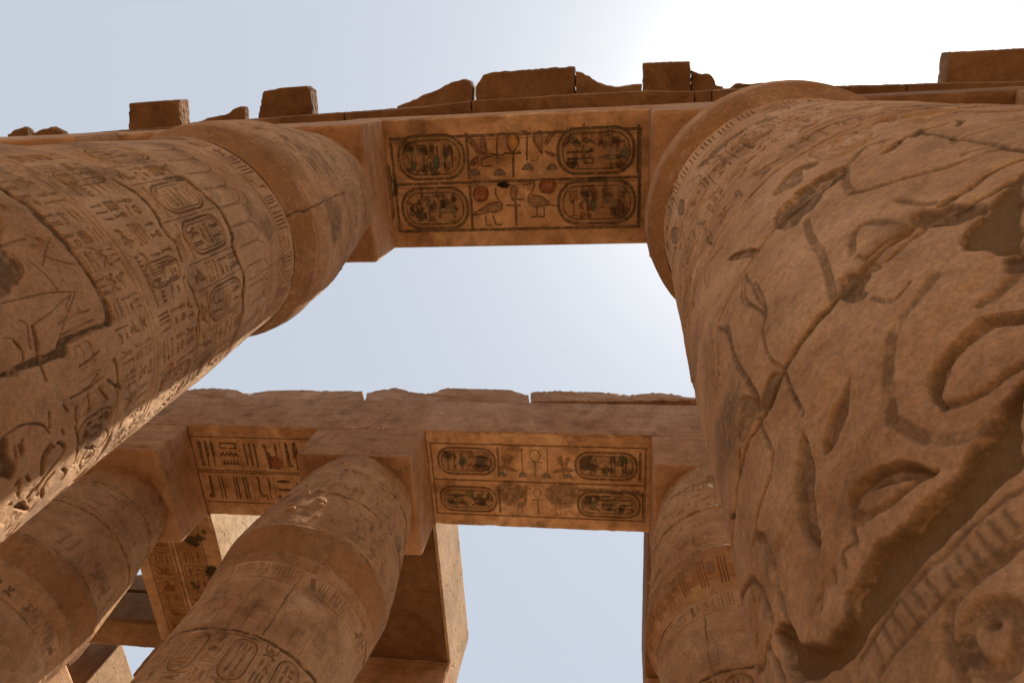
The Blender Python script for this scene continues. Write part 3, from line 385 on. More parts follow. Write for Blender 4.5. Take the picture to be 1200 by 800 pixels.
def cartouche(cv, x, y, w, h, dep, sw, paint=None, inner=None, inkpaint=None, glyphs=True):
    """upright or lying oval ring with a bar at its foot; (x, y) is its lower left corner"""
    r = min(w, h)*.45
    p = arc(x+w-r, y+h-r, r, r, 0, 90, 6)+arc(x+r, y+h-r, r, r, 90, 180, 6)+arc(x+r, y+r, r, r, 180, 270, 6)+arc(x+w-r, y+r, r, r, 270, 360, 6)
    if inner: cv.flat(p, .002, .004, inner)
    cv.groove(p, sw, dep, True, paint)
    d = sw*1.5
    r2 = r-d; p2 = arc(x+w-r, y+h-r, r2, r2, 0, 90, 6)+arc(x+r, y+h-r, r2, r2, 90, 180, 6)+arc(x+r, y+r, r2, r2, 180, 270, 6)+arc(x+w-r, y+r, r2, r2, 270, 360, 6)
    cv.groove(p2, sw*.5, dep*.7, True, paint)
    if h > w:
        cv.groove([(x, y-sw), (x+w, y-sw)], sw, dep, False, paint)
    else: cv.groove([(x+w+sw*1.2, y), (x+w+sw*1.2, y+h)], sw, dep, False, paint)
    if not glyphs: return
    if h > w:
        n = max(2, round((h-2*d)/(w-2*d)/.8)); ch = (h-2.6*d)/n
        for i in range(n): quadrat(cv, x+w*.17, y+1.3*d+i*ch, w*.66, ch, dep, sw*.6, inkpaint)
    else:
        n = max(2, round((w-2*d)/(h-2*d))); cw = (w-2.6*d)/n
        for i in range(n): quadrat(cv, x+1.3*d+i*cw, y+h*.16, cw, h*.68, dep, sw*.6, inkpaint)
def textband(cv, u0, u1, v0, v1, dep, sw=None, paint=None, step=None, carts=.0):
    h = v1-v0; u = u0; r = cv.rnd
    while u < u1:
        if r.random() < carts:
            w = h*1.9; cartouche(cv, u+.02*h, v0+.08*h, w, h*.84, dep, sw or .012, paint=paint, inkpaint=paint); u += w*1.12
        else:
            w = (step or h)*r.uniform(.75, 1.1); quadrat(cv, u, v0, w, h, dep, sw, paint); u += w
def columnband(cv, u0, u1, v0, v1, cw, dep, sw=None, paint=None, lines=True):
    """upright columns of signs between ruled lines"""
    u = u0; r = cv.rnd
    while u < u1:
        if lines: cv.groove([(u, v0), (u, v1)], .008, dep*.7, False, paint if isinstance(paint, tuple) else None)
        v = v0
        while v < v1-.3*cw:
            h = cw*r.uniform(.6, 1.0); h = min(h, v1-v)
            quadrat(cv, u+.04*cw, v, cw*.92, h*.94, dep, sw, paint); v += h
        u += cw
def ring(cv, v, width, dep):
    n = 40; L = [(u, v+.003*math.sin(u*3)) for u in np.linspace(cv.u[0], cv.u[-1], n)]
    cv.groove(L, width, dep)

# ================================================================== THE GROUND
def ground():
    n = 60; xs = np.sign(np.linspace(-1, 1, n))*np.abs(np.linspace(-1, 1, n))**3*600
    X, Y = np.meshgrid(xs, xs); P = np.stack([X.ravel(), Y.ravel(), np.zeros(n*n)], 1)
    P[:, 2] = G0+.03*noise3(P, .35, 5)-.03
    tag(mesh_np('ground', P, grid_faces(n, n), M_ground), kind='structure')
ground()

# ================================================================== BUILDERS
def rough_box(name, lo, hi, mat, parent=None, res=.06, amp=.006, chip=.03, seed=0, origin=None, paint=None):
    lo = np.array(lo, float); hi = np.array(hi, float); Vs = []; Fs = []; off = 0
    for ax in range(3):
        o = [a for a in range(3) if a != ax]
        n = [max(2, min(160, int((hi[a]-lo[a])/res)+1)) for a in o]
        A, B = np.meshgrid(np.linspace(lo[o[0]], hi[o[0]], n[0]), np.linspace(lo[o[1]], hi[o[1]], n[1]))
        for side in (0, 1):
            P = np.zeros((A.size, 3)); P[:, o[0]] = A.ravel(); P[:, o[1]] = B.ravel(); P[:, ax] = (lo, hi)[side][ax]
            f = grid_faces(n[1], n[0])
            if (side == 0) ^ (ax == 1): f = f[:, ::-1]
            Vs.append(P); Fs.append(f+off); off += len(P)
    P = np.concatenate(Vs); F = np.concatenate(Fs)
    c = (lo+hi)/2; D = (hi-lo)/2-np.abs(P-c); S = np.sign(P-c); e = np.sort(D, 1)[:, 1]
    r = chip*(1+1.1*noise3(P, 3.1, seed)+.9*np.maximum(noise3(P, 9.0, seed+7), 0)); r = np.maximum(r, .003)
    k = np.clip(1-e/r, 0, 1)**2*r*.5
    Q = P.copy()
    for a in range(3):
        near = D[:, a] < r
        Q[:, a] -= np.where(near, S[:, a]*k*np.clip(1-D[:, a]/r, 0, 1)**.5, 0)
        Q[:, a] += np.where(D[:, a] < 1e-6, S[:, a]*(-amp*(1+fbm3(P, 2.2, 3, seed+3))), 0)
    return mesh_np(name, Q, F, mat, parent, origin=origin, paint=paint)
def panel(name, cv, org, eu, ev, en, mat, parent, origin, skirt=.05):
    """grid with the canvas's relief: org + u*eu + v*ev + h*en, with a turned-back rim"""
    H = cv.H; nv, nu = H.shape; U, Vv = np.meshgrid(cv.u, cv.v)
    pad = lambda a: np.pad(a, 1, mode='edge')
    Hp = pad(H); Hp[0, :] = Hp[-1, :] = -skirt; Hp[:, 0] = Hp[:, -1] = -skirt
    U = pad(U); Vv = pad(Vv); C = np.pad(cv.C, ((1, 1), (1, 1), (0, 0)), mode='edge')
    P = np.array(org)+U[..., None]*np.array(eu)+Vv[..., None]*np.array(ev)+Hp[..., None]*np.array(en)
    f = grid_faces(nv+2, nu+2)
    if np.dot(np.cross(eu, ev), en) < 0: f = f[:, ::-1]
    return mesh_np(name, P.reshape(-1, 3), f, mat, parent, paint=C.reshape(-1, 4), origin=origin)
RR = 1.1
def smooth_prof(pr):
    z = np.arange(-1.6, 12, .01); r = np.interp(z, [a for a, b in pr], [b for a, b in pr]); k = np.ones(9)/9
    r2 = np.convolve(np.pad(r, 4, mode='edge'), k, 'valid'); return z, r2
def drum(name, pr, cxy, z0, z1, cv, mat, parent, origin, coarse=5.0, zc=.25):
    zt, rt = smooth_prof(pr)
    if cv is None:
        th = np.radians(np.arange(0, 360, coarse/2)); zs = np.linspace(z0, z1, int((z1-z0)/.08)+2)
        H = np.zeros((len(zs), len(th))); C = np.zeros((len(zs), len(th), 4))
    else:
        tf = cv.u/RR; span = tf[-1]-tf[0]; m = max(3, int((2*math.pi-span)/math.radians(coarse)))
        ext = np.linspace(tf[-1], tf[0]+2*math.pi, m+1)[1:-1]; th = np.concatenate([tf, ext])
        zl = np.linspace(z0, cv.v[0], max(2, int((cv.v[0]-z0)/zc)+1))[:-1] if cv.v[0] > z0+1e-3 else np.zeros(0)
        zh = np.linspace(cv.v[-1], z1, max(2, int((z1-cv.v[-1])/zc)+1))[1:] if cv.v[-1] < z1-1e-3 else np.zeros(0)
        zs = np.concatenate([zl, cv.v, zh])
        tp = np.minimum(np.arange(cv.nu), np.arange(cv.nu)[::-1])/12.0; Hc = cv.H*sm(tp)[None, :]
        H = np.zeros((len(zs), len(th))); C = np.zeros((len(zs), len(th), 4))
        H[len(zl):len(zl)+cv.nv, :cv.nu] = Hc; C[len(zl):len(zl)+cv.nv, :cv.nu] = cv.C
        if len(zl): H[len(zl)-1, :cv.nu] = 0
        # the unseen side keeps the colours of its bands
        C[len(zl):len(zl)+cv.nv, cv.nu:] = cv.C[:, -1:, :]
    r = np.interp(zs, zt, rt)[:, None]+H
    X = cxy[0]+r*np.cos(th)[None, :]; Y = cxy[1]+r*np.sin(th)[None, :]; Z = np.repeat(zs[:, None], len(th), 1)
    P = np.stack([X, Y, Z], -1).reshape(-1, 3)
    return mesh_np(name, P, grid_faces(len(zs), len(th), True), mat, parent, paint=C.reshape(-1, 4), origin=origin)
def column(name, cxy, pr, aba, label, shaft_cv, cap_cv, group='papyrus bud columns of the hall', seed=0):
    org = (cxy[0], cxy[1], G0)
    e = empty('papyrus_column', org, label, 'column', group)
    drum('shaft', pr, cxy, G0+.32, 6.2, shaft_cv, M_shaft, e, org)
    drum('capital', pr, cxy, 6.2, 9.1, cap_cv, M_cap, e, org)
    rough_box('abacus', (aba[0], aba[2], 9.1), (aba[1], aba[3], 10.03), M_beam, e, .03, .006, .026, seed, org)
    # broad round foot stone
    zz = np.array([G0, G0+.25, G0+.33, G0+.33]); rr_ = np.array([1.62, 1.62, 1.54, .9]); th = np.radians(np.arange(0, 360, 6))
    P = np.stack([cxy[0]+rr_[:, None]*np.cos(th), cxy[1]+rr_[:, None]*np.sin(th), np.repeat(zz[:, None], len(th), 1)], -1).reshape(-1, 3)
    mesh_np('foot_stone', P, grid_faces(4, len(th), True), M_shaft, e, origin=org)
    return e
def feats(cv, L, DK=1.0):
    for f in L:
        op = f[0]; pts = [(math.radians(t)*RR, z) for t, z in f[-1]]
        if op in ('g', 'gc', 's', 'm', 'd'): pts = spline(pts, op in ('gc', 's', 'd'))
        dk = DK
        PT = (.12, .064, .03, .5)
        if op == 'g': cv.groove(pts, f[1]*1.1, f[2]*dk, False, PT)
        elif op == 'gc': cv.groove(pts, f[1]*1.1, f[2]*dk, True, PT)
        elif op == 's': cv.sunk(pts, f[1]*dk, f[2], (.13, .072, .034, .6))
        elif op == 'd': cv.flat(pts, f[1]*dk, .016, (.10, .06, .03, .7), rough=.012, jag=.012)
        elif op == 'm': cv.mortar(pts, f[2], f[1])
        elif op == 'M': cv.flat(pts, f[1], .014, (.185, .108, .046, .98), rough=.001, jag=.007)
DEG = math.pi/180*RR
def wobble(cv, a=.0035): cv.wob = (a*lattice(cv.rng, cv.H.shape, (cv.size[0]/.07, cv.size[1]/.07)), a*lattice(cv.rng, cv.H.shape, (cv.size[0]/.07, cv.size[1]/.07)))
def jointline(cv, z, a0, a1, width=.03, dep=.016, amp=.012, step=.12):
    u = a0*DEG; P = []
    while u < a1*DEG: P.append((u, z+cv.rnd.uniform(-amp, amp))); u += step
    cv.mortar(P, width, dep)
def upright(cv, a, z0, z1, width=.02, dep=.014, paint=(.115, .072, .036, .85)):
    P = []; z = z0
    while z < z1: P.append((a*DEG+cv.rnd.uniform(-.012, .012), z)); z += .12
    P.append((a*DEG, z1)); cv.mortar(P, width, dep, paint)
PTN = (.14, .078, .04, .36)
def upper_bands(cv, a0, a1, big=1.0, dep=.014, sw=None):
    """the carved zones every shaft here carries from 3.5 m above the lens to the neck"""
    u0, u1 = a0*DEG, a1*DEG
    columnband(cv, u0, u1, 3.52, 3.83, .15, dep*.7, sw, PTN, lines=False) if big > 1 else textband(cv, u0, u1, 3.56, 3.80, dep*.8, sw, PTN, carts=.1)
    ring(cv, 3.84, .012, .010); ring(cv, 3.885, .012, .010)
    columnband(cv, u0, u1, 3.93, 4.37, .20, dep*1.15, sw, PTN, lines=False); u = u0+.3
    while u < u1: cartouche(cv, u, 3.98, .17, .36, dep*1.2, .014, PTN, inkpaint=PTN); u += cv.rnd.choice((.8, 1.2))
    # tall rings with signs, in pairs with sun discs and feathers above
    u = u0; r = cv.rnd
    while u < u1:
        cv.groove([(u, 4.46), (u, 5.13)], .010, dep*.8, False, PTN)
        w = .27; cartouche(cv, u+.035, 4.58, w, .50, dep*1.5, .020, PTN, inkpaint=PTN); quadrat(cv, u+.05, 4.45, w-.03, .10, dep, None, PTN); u += w+.07
        if r.random() < .65:
            cv.groove([(u, 4.46), (u, 5.13)], .010, dep*.8, False, PTN)
            for q in range(4): quadrat(cv, u+.01, 4.47+q*.165, .18, .16, dep*1.2, None, PTN)
            u += .20
    # overlapping leaf scallops
    w = .17; u = u0; k = 0
    while u < u1:
        cv.groove([(u, 5.22), (u+.0*w, 5.45)]+[(u+w/2-w/2*math.cos(t), 5.5+.14*math.sin(t)) for t in np.linspace(0, math.pi, 9)]+[(u+w, 5.45), (u+w, 5.22)], .011, .011, False, (.16, .09, .045, .25))
        if k % 2: cv.groove([(u+w*.5, 5.22), (u+w*.5, 5.5)], .008, .004)
        u += w*1.06; k += 1
    ring(cv, 5.70, .012, .010); ring(cv, 5.735, .010, .008); ring(cv, 5.97, .022, .018); ring(cv, 5.78, .008, .006)
    u = u0
    while u < u1:
        if r.random() < .5:
            for k in range(r.choice((3, 4, 5))): cv.groove([(u, 6.01), (u, 6.17)], .013, .018, False, (.10, .055, .03, .6)); u += .04
            u += .03
        else: quadrat(cv, u, 6.0, .18, .175, .014, .012, (.10, .055, .03, .6)); u += .2
def cap_bands(cv, a0, a1, dep=.010, prev=.4, petals=False, ochre=(.33, .155, .052), top=6.56):
    u0, u1 = a0*DEG, a1*DEG; r = cv.rnd
    n = lattice(cv.rng, cv.H.shape, (cv.size[0]/.1, cv.size[1]/.12)); V = np.repeat(cv.v[:, None], cv.nu, 1)
    k = sm((top+.03*n-V)/.05)*(sm((V-6.36)/.04) if top > 6.7 else 1)*np.clip(.72+.5*fbm2(cv.rng, cv.H.shape, cv.size, .4, 4), 0, 1)
    cv.put((slice(0, cv.nv), slice(0, cv.nu)), k, ochre)
    if top < 6.7: ring(cv, 6.575, .022, .02)
    # worn lip above the swelling
    m = fbm2(cv.rng, cv.H.shape, cv.size, .12, 3)*.02
    k = sm((V-6.84+m)/.012); cv.H += -(.034 if top > 6.7 else .016)*k
    if petals:
        u = u0; i = 0
        while u < u1:
            for q in range(3): cv.groove([(u+q*.035, 6.32), (u+q*.035, 6.64)], .016, .022, False, (.16, .06, .03, .8))
            cv.flat([(u+.10, 6.42), (u+.18, 6.42), (u+.19, 6.6), (u+.09, 6.6)], .008, .008, (.15, .09, .055, .6)) if i % 2 == 0 else cv.flat([(u+.10, 6.36), (u+.18, 6.36), (u+.18, 6.5), (u+.1, 6.5)], .008, .008, (.36, .14, .065, .6))
            u += .235; i += 1
    textband(cv, u0, u1, 6.95, 7.3, dep, None, PTN, carts=.35)
    ring(cv, 7.36, .014, .012); ring(cv, 6.92, .012, .01); textband(cv, u0, u1, 8.25, 8.6, dep*.7, None, PTN, carts=.5)
    u = u0
    while u < u1: cv.groove([(u+.07-.07*math.cos(t), 6.66+.2*math.sin(t)) for t in np.linspace(0, math.pi, 8)], .009, .008, False, PTN); u += .15
    w = .2; u = u0
    while u < u1:
        cv.groove([(u+w/2-w/2*math.cos(t), 7.45+.2*math.sin(t)) for t in np.linspace(0, math.pi, 9)], .013, .011, False, PTN); u += w
    ring(cv, 7.72, .016, .012)
    textband(cv, u0, u1, 7.8, 8.1, dep*.8, None, PTN, carts=.2)
    ring(cv, 8.2, .012, .006)
def blots(cv, n, rmin, rmax, rgb=(.16, .11, .07), al=.5):
    r = cv.rnd
    for i in range(n):
        x = r.uniform(cv.u[0], cv.u[-1]); y = r.uniform(cv.v[0], cv.v[-1]); q = r.uniform(rmin, rmax)
        pts = [(x+q*r.uniform(.4, 1.3)*math.cos(a), y+q*r.uniform(.3, 1.1)*math.sin(a)) for a in np.linspace(0, 6.0, 9)]
        cv.flat(pts, .0, q*.7, (*rgb, al*r.uniform(.4, 1)), jag=q*.25) if False else cv_tint(cv, pts, q*.6, rgb, al*r.uniform(.4, 1))
def cv_tint(cv, pts, soft, rgb, al, jag=.02):
    q = cv.win(pts, soft+.05)
    if not q: return
    w, X, Y = q; S = (X.shape[0]*cv.res, X.shape[1]*cv.res)
    X = X+jag*lattice(cv.rng, X.shape, (S[0]/.06, S[1]/.06)); Y = Y+jag*lattice(cv.rng, X.shape, (S[0]/.06, S[1]/.06))
    I = inside(X, Y, pts); d = seg_dist(X, Y, pts, True); sd = np.where(I, d, -d)
    cv.put(w, sm((sd+soft*.5)/soft), rgb, al)
def chips(cv, n, rmin, rmax, dep, zone=None):
    r = cv.rnd; z0, z1, a0, a1 = zone or (cv.v[0], cv.v[-1], cv.u[0], cv.u[-1])
    for i in range(n):
        x = r.uniform(a0, a1); y = r.uniform(z0, z1); q = rmin+(rmax-rmin)*r.random()**3; t = r.uniform(0, 3.14); el = r.uniform(1, 2.2)
        pts = []
        for a in np.linspace(0, 5.7, 9):
            px, py = q*el*math.cos(a)*r.uniform(.6, 1.2), q*math.sin(a)*r.uniform(.6, 1.2)
            pts.append((x+px*math.cos(t)-py*math.sin(t), y+px*math.sin(t)+py*math.cos(t)))
        cv.flat(pts, dep*min(1, q/.03), max(.006, q*.5), None, rough=dep*.12, jag=q*.2)

def scratches(cv, n, dep=.0022):
    r = cv.rnd
    for i in range(n):
        x = r.uniform(cv.u[0], cv.u[-1]); y = r.uniform(cv.v[0], cv.v[-1]); t = r.choice((.5, .7, 2.3))+r.uniform(-.25, .25); L = r.uniform(.04, .22)
        cv.groove([(x, y), (x+L*math.cos(t), y+L*math.sin(t))], r.uniform(.006, .011), dep*r.uniform(.5, 1.6))
# ================================================================== COLUMNS
# ---- the column close on the right
cvB = Canvas(135*DEG, 300*DEG, .35, 6.2, .0042, 11); wobble(cvB, .003)
u0, u1 = 135*DEG, 300*DEG
upper_bands(cvB, 135, 300, dep=.013)
# great figures of the scene: coarse folds and limbs continue round the drum beyond what the lens sees well
for k, (a, z) in enumerate([(150, 3.1), (246, 2.95), (268, 3.05), (285, 2.3), (150, 1.2)]):
    glyph(cvB, ['owl', 'bird', 'seated', 'goose', 'cobra'][k], a*DEG, z, .5, .45, .018, .02)
for a in (236, 252, 262): cartouche(cvB, a*DEG, 3.02, .2, .4, .012, .014)
jointline(cvB, 3.47, 135, 300, .035, .014)
jointline(cvB, 2.80, 212, 262, .022, .012, .015)
jointline(cvB, 1.90, 226, 300, .03, .018)
jointline(cvB, 4.40, 135, 300, .025, .012)
jointline(cvB, 5.17, 135, 300, .022, .012)
upright(cvB, 232, 4.42, 5.15); upright(cvB, 205, 3.5, 4.4, .014); upright(cvB, 196, 5.2, 6.1, .014); upright(cvB, 250, 1.95, 2.8)
cvB.wear(.5, .6, .1, .4)
wobble(cvB, .0012); feats(cvB, FEAT['B'], .5)
chips(cvB, 260, .004, .018, .007); chips(cvB, 14, .03, .07, .02, (3.4, 6.1, 175*DEG, 275*DEG))
scratches(cvB, 260, .0016); cvB.relax(.012, .012, .25)
blots(cvB, 60, .04, .22, (.19, .125, .08), .45); blots(cvB, 40, .03, .2, (.44, .24, .12), .5)
cvBc = Canvas(135*DEG, 300*DEG, 6.2, 9.1, .009, 12); wobble(cvBc); cap_bands(cvBc, 135, 300, petals=False); cvBc.relax(.010)
column('B', PROF['B'][0], [(-1.6,1.16),(1.0,1.12),(3.2,1.11),(4.1,1.095),(5.2,1.06),(6.0,1.03),(6.2,1.05),(6.45,1.18),(6.8,1.20),(7.5,1.13),(8.5,.97),(9.1,.88),(12,.88)], (.44, 2.45, .40, 2.29), 'huge carved column close on the right, with deep cut figures and a broad mortar seam', cvB, cvBc, seed=2)
# ---- the column on the left
cvA = Canvas(-75*DEG, 85*DEG, 1.7, 6.2, .0048, 21); wobble(cvA, .003)
upper_bands(cvA, -75, 85, big=2, dep=.016)
for k, (a, z, w_, h_, g) in enumerate([(-52, 3.05, .3, .36, 'bird'), (-40, 3.1, .2, .3, 'feather'), (-14, 3.1, .2, .32, 'strokes'), (30, 3.1, .22, .3, 'eye'), (42, 3.05, .3, .36, 'owl'), (-60, 2.5, .4, .4, 'seated'), (48, 2.4, .4, .45, 'goose'), (62, 2.95, .3, .4, 'bee')]):
    glyph(cvA, g, a*DEG, z, w_, h_, .016, .014)
textband(cvA, -16*DEG, 5*DEG, 3.14, 3.34, .012, .01)
for a in (34, 44, 54, 64): columnband(cvA, a*DEG, (a+9)*DEG, 3.5, 3.82, .17, .016)
jointline(cvA, 4.42, 8, 85, .02); jointline(cvA, 5.12, 30, 85, .02); jointline(cvA, 3.46, 5, 85, .018); upright(cvA, -28, 3.5, 4.4, .008, .006)
upright(cvA, 22, 4.45, 5.1, .015); upright(cvA, 6, 5.2, 6.1, .012)
cvA.wear(.4, .5, .2, .5)
feats(cvA, FEAT['A'])
chips(cvA, 420, .005, .024, .010); chips(cvA, 16, .03, .08, .02, (1.9, 6.1, 15*DEG, 65*DEG))
scratches(cvA, 350); cvA.relax(.010, .010, .3)
blots(cvA, 60, .05, .2, (.17, .115, .07), .45); blots(cvA, 30, .04, .2, (.46, .29, .16), .5)
cvAc = Canvas(-75*DEG, 85*DEG, 6.2, 9.1, .007, 22); wobble(cvAc); cap_bands(cvAc, -75, 85, dep=.022)
upright(cvAc, -14, 6.22, 7.6, .02, .02, (.10, .07, .045, .8)); jointline(cvAc, 7.55, -75, 40, .02, .014); jointline(cvAc, 8.55, -75, 85, .018, .01)
chips(cvAc, 60, .008, .05, .014); cvAc.relax(.012, .012, .3); blots(cvAc, 30, .05, .25, (.17, .12, .08), .5)
column('A', PROF['A'][0], [(-1.6, 1.2), (1.5, 1.2), (2.8, 1.178), (3.7, 1.13), (4.4, 1.10), (5, 1.085), (6.0, 1.02), (6.22, 1.03), (6.5, 1.11), (6.75, 1.14), (7.5, 1.115), (8.5, .95), (9.1, .86), (12, .86)], (-5.29, -3.345, .40, 2.29), 'huge carved column leaning in from the left edge, sunlight grazing its lower rim', cvA, cvAc, seed=3)
# ---- the second row
def second(key, a0, a1, zlo, res, seed, aba, label, petals=False, strong=.016, pr=None):
    cv = Canvas(a0*DEG, a1*DEG, zlo, 6.2, res, seed); wobble(cv)
    if zlo < 3.5: pass
    upper_bands(cv, a0, a1, dep=strong*1.2); jointline(cv, 5.15, a0, a1, .035, .018); upright(cv, a0+70, 5.2, 6.0, .018, .014)
    jointline(cv, 4.4, a0, a1, .03); cv.wear(.5, .4, .1, .4); chips(cv, 70, .01, .05, .014); cv.relax(.012, .012, .3); blots(cv, 14, .04, .2, (.20, .13, .08), .4)
    if key == 'C1': feats(cv, FEAT['C1'])
    cc = Canvas(a0*DEG, a1*DEG, 6.2, 9.1, res, seed+1); wobble(cc); cap_bands(cc, a0, a1, petals=petals, dep=strong*1.3, top=6.84, ochre=(.44, .21, .075))
    jointline(cc, 6.86, a0, a1, .02, .022, .02); jointline(cc, 7.75, a0, a1, .016, .012); jointline(cc, 8.5, a0+50, a1, .014, .01)
    chips(cc, 60, .01, .06, .016); chips(cc, 12, .03, .07, .014, (6.5, 8.6, (a0+20)*DEG, (a1-30)*DEG)); cc.relax(.014, .015, .25); blots(cc, 14, .05, .2, (.20, .13, .08), .4)
    return column(key, PROF[key][0], pr or PROF[key][1], aba, label, cv, cc, seed=seed)
second('C1', 225, 385, 4.0, .009, 31, (-5.14, -3.20, 5.44, 7.34), 'whole column of the far row standing between the two big ones, its swollen capital under a square abacus')
second('C2', 165, 300, 4.6, .009, 41, (.57, 2.5, 5.44, 7.34), 'column of the far row half hidden behind the huge right hand column, ribbed leaves round its bulge', petals=True)
second('C0', 225, 400, 4.6, .010, 51, (-9.5, -7.61, 5.44, 7.34), 'dark shaded column at the lower left below the big left column', strong=.017)
# ---- columns deeper in the hall and beside the frame: plainer copies
PP = [(-1.6, 1.16), (3.2, 1.12), (6.0, 1.04), (6.2, 1.04), (6.5, 1.14), (6.9, 1.17), (7.4, 1.13), (8.13, 1.03), (9.1, .88), (12, .88)]
def plain(cxy, label, group='papyrus bud columns of the hall'):
    cv = Canvas(0, 355*DEG, 6.2, 9.1, .05, 61); cap_bands(cv, 0, 355)
    return column('plain', cxy, PP, (cxy[0]-.96, cxy[0]+.96, cxy[1]-.95, cxy[1]+.95), label, None, cv, group, seed=7)
first = plain((-8.5, 11.5), 'shadowed column of the third row, seen in the gap beside the yellow painted beam')
def copy_tree(o, parent=None):
    c = o.copy(); sc.collection.objects.link(c); c.parent = parent
    for ch in list(o.children): copy_tree(ch, c)
    return c
for xy, lab, gp in [((-4.15, 11.5), 'shadowed column of the third row, behind the whole middle column', 'papyrus bud columns of the hall'),
                ((-12.9, 11.5), 'shadowed column of the third row at the lower left corner', 'papyrus bud columns of the hall'),
                ((1.52, 11.5), 'column of the third row hidden straight behind the half hidden column', 'papyrus bud columns of the hall'),
                ((-8.52, 1.34), 'column of the near row outside the left edge', 'columns outside the view'), ((5.95, 1.34), 'column of the near row outside the right edge', 'columns outside the view'),
                ((-12.9, 1.34), 'second column of the near row outside the left edge', 'columns outside the view'), ((-17.3, 6.39), 'second column of the far row outside the left edge', 'columns outside the view'),
                ((-17.3, 11.5), 'column of the third row outside the left edge', 'columns outside the view'), ((-4.14, -3.72), 'column behind the lens on the left', 'columns outside the view'), ((1.5, -3.72), 'column behind the lens', 'columns outside the view'), ((-8.52, -3.72), 'second column behind the lens on the left', 'columns outside the view'), ((5.95, -3.72), 'column behind the lens on the right', 'columns outside the view'),
                ((5.95, 6.39), 'column of the far row behind the huge right column', 'columns outside the view'), ((-12.9, 6.39), 'column of the far row outside the left edge', 'columns outside the view')]:
    c = copy_tree(first); c.location = (xy[0], xy[1], G0); c['label'] = lab; c['group'] = gp

# ================================================================== ARCHITRAVES
OLV = (.105, .085, .05, .85); DRK = (.085, .06, .04, .8); REDP = (.30, .07, .035, .85); OCP = (.50, .25, .06, .85); GRN = (.12, .13, .075, .8); BLU = (.11, .12, .12, .8)
def box_thing(name, label, cat, lo, hi, mat, group, seed, **k):
    c = ((lo[0]+hi[0])/2, (lo[1]+hi[1])/2, lo[2])
    o = rough_box(name, lo, hi, mat, None, seed=seed, origin=c, **k); return tag(o, label, cat, group)
def arch(label, lo, hi, soffit=None, front=None, right=None, seed=0, mat=None, group='stone architraves over the columns', ms=None):
    """an architrave; soffit / front (-y) / right (+x) are canvases that replace those faces"""
    c = ((lo[0]+hi[0])/2, (lo[1]+hi[1])/2, lo[2]); e = empty('architrave', c, label, 'architrave', group)
    l = list(lo); h = list(hi)
    if soffit is not None: l[2] += .03
    if front is not None: l[1] += .03
    if right is not None: h[0] -= .03
    rough_box('beam_block', l, h, mat or M_beam, e, .045, .007, .034, seed, c)
    if soffit is not None: panel('painted_soffit', soffit, (0, 0, lo[2]), (1, 0, 0), (0, -1, 0), (0, 0, -1), ms or M_soffit, e, c)
    if front is not None: panel('front_face', front, (0, lo[1], 0), (1, 0, 0), (0, 0, 1), (0, -1, 0), M_beam, e, c)
    if right is not None: panel('sunny_face', right, (hi[0], 0, 0), (0, 1, 0), (0, 0, 1), (1, 0, 0), M_mid if seed in (88, 95) else M_pale, e, c)  # sunny side is paler than its own block, standing in for sunlight
    return e
def edge_worn(cv, amt=.035, seed=0):
    """broken edges along the two long borders"""
    n = fbm2(cv.rng, cv.H.shape, cv.size, .25, 4); V = np.minimum(cv.v[:, None]-cv.v[0], cv.v[-1]-cv.v[:, None])+0*n
    t = sm(1-V/(.03+.05*np.maximum(n, 0)))
    cv.H -= amt*t*t
def frame(cv, x0, x1, ys, paint=OLV, w=.05):
    for y in ys: cv.groove([(x0, -y), (x1, -y)], w, .022, False, paint); 
    cv.groove([(x0, -ys[0]), (x0, -ys[-1])], w, .012, False, paint); cv.groove([(x1, -ys[0]), (x1, -ys[-1])], w, .012, False, paint)
def ink(cv, cols): return lambda: cv.rnd.choice(cols)
def lying(cv, x0, x1, y0, y1, inks, ringp=OLV, inner=(.36, .19, .085, .5), dark=True):
    cartouche(cv, x0, -y1, x1-x0, y1-y0, .026, .045, ringp, inner, ink(cv, inks))
    if dark:
        for k in range(16):
            cx = cv.rnd.uniform(x0+.12, x1-.12); cy = -cv.rnd.uniform(y0+.1, y1-.1); q = cv.rnd.uniform(.03, .1)
            cv_tint(cv, [(cx+q*math.cos(a)*cv.rnd.uniform(.6, 1.3), cy+q*math.sin(a)) for a in np.linspace(0, 5.6, 8)], .03, cv.rnd.choice([(.075, .05, .028), (.10, .05, .028), (.09, .085, .045)]), .8)
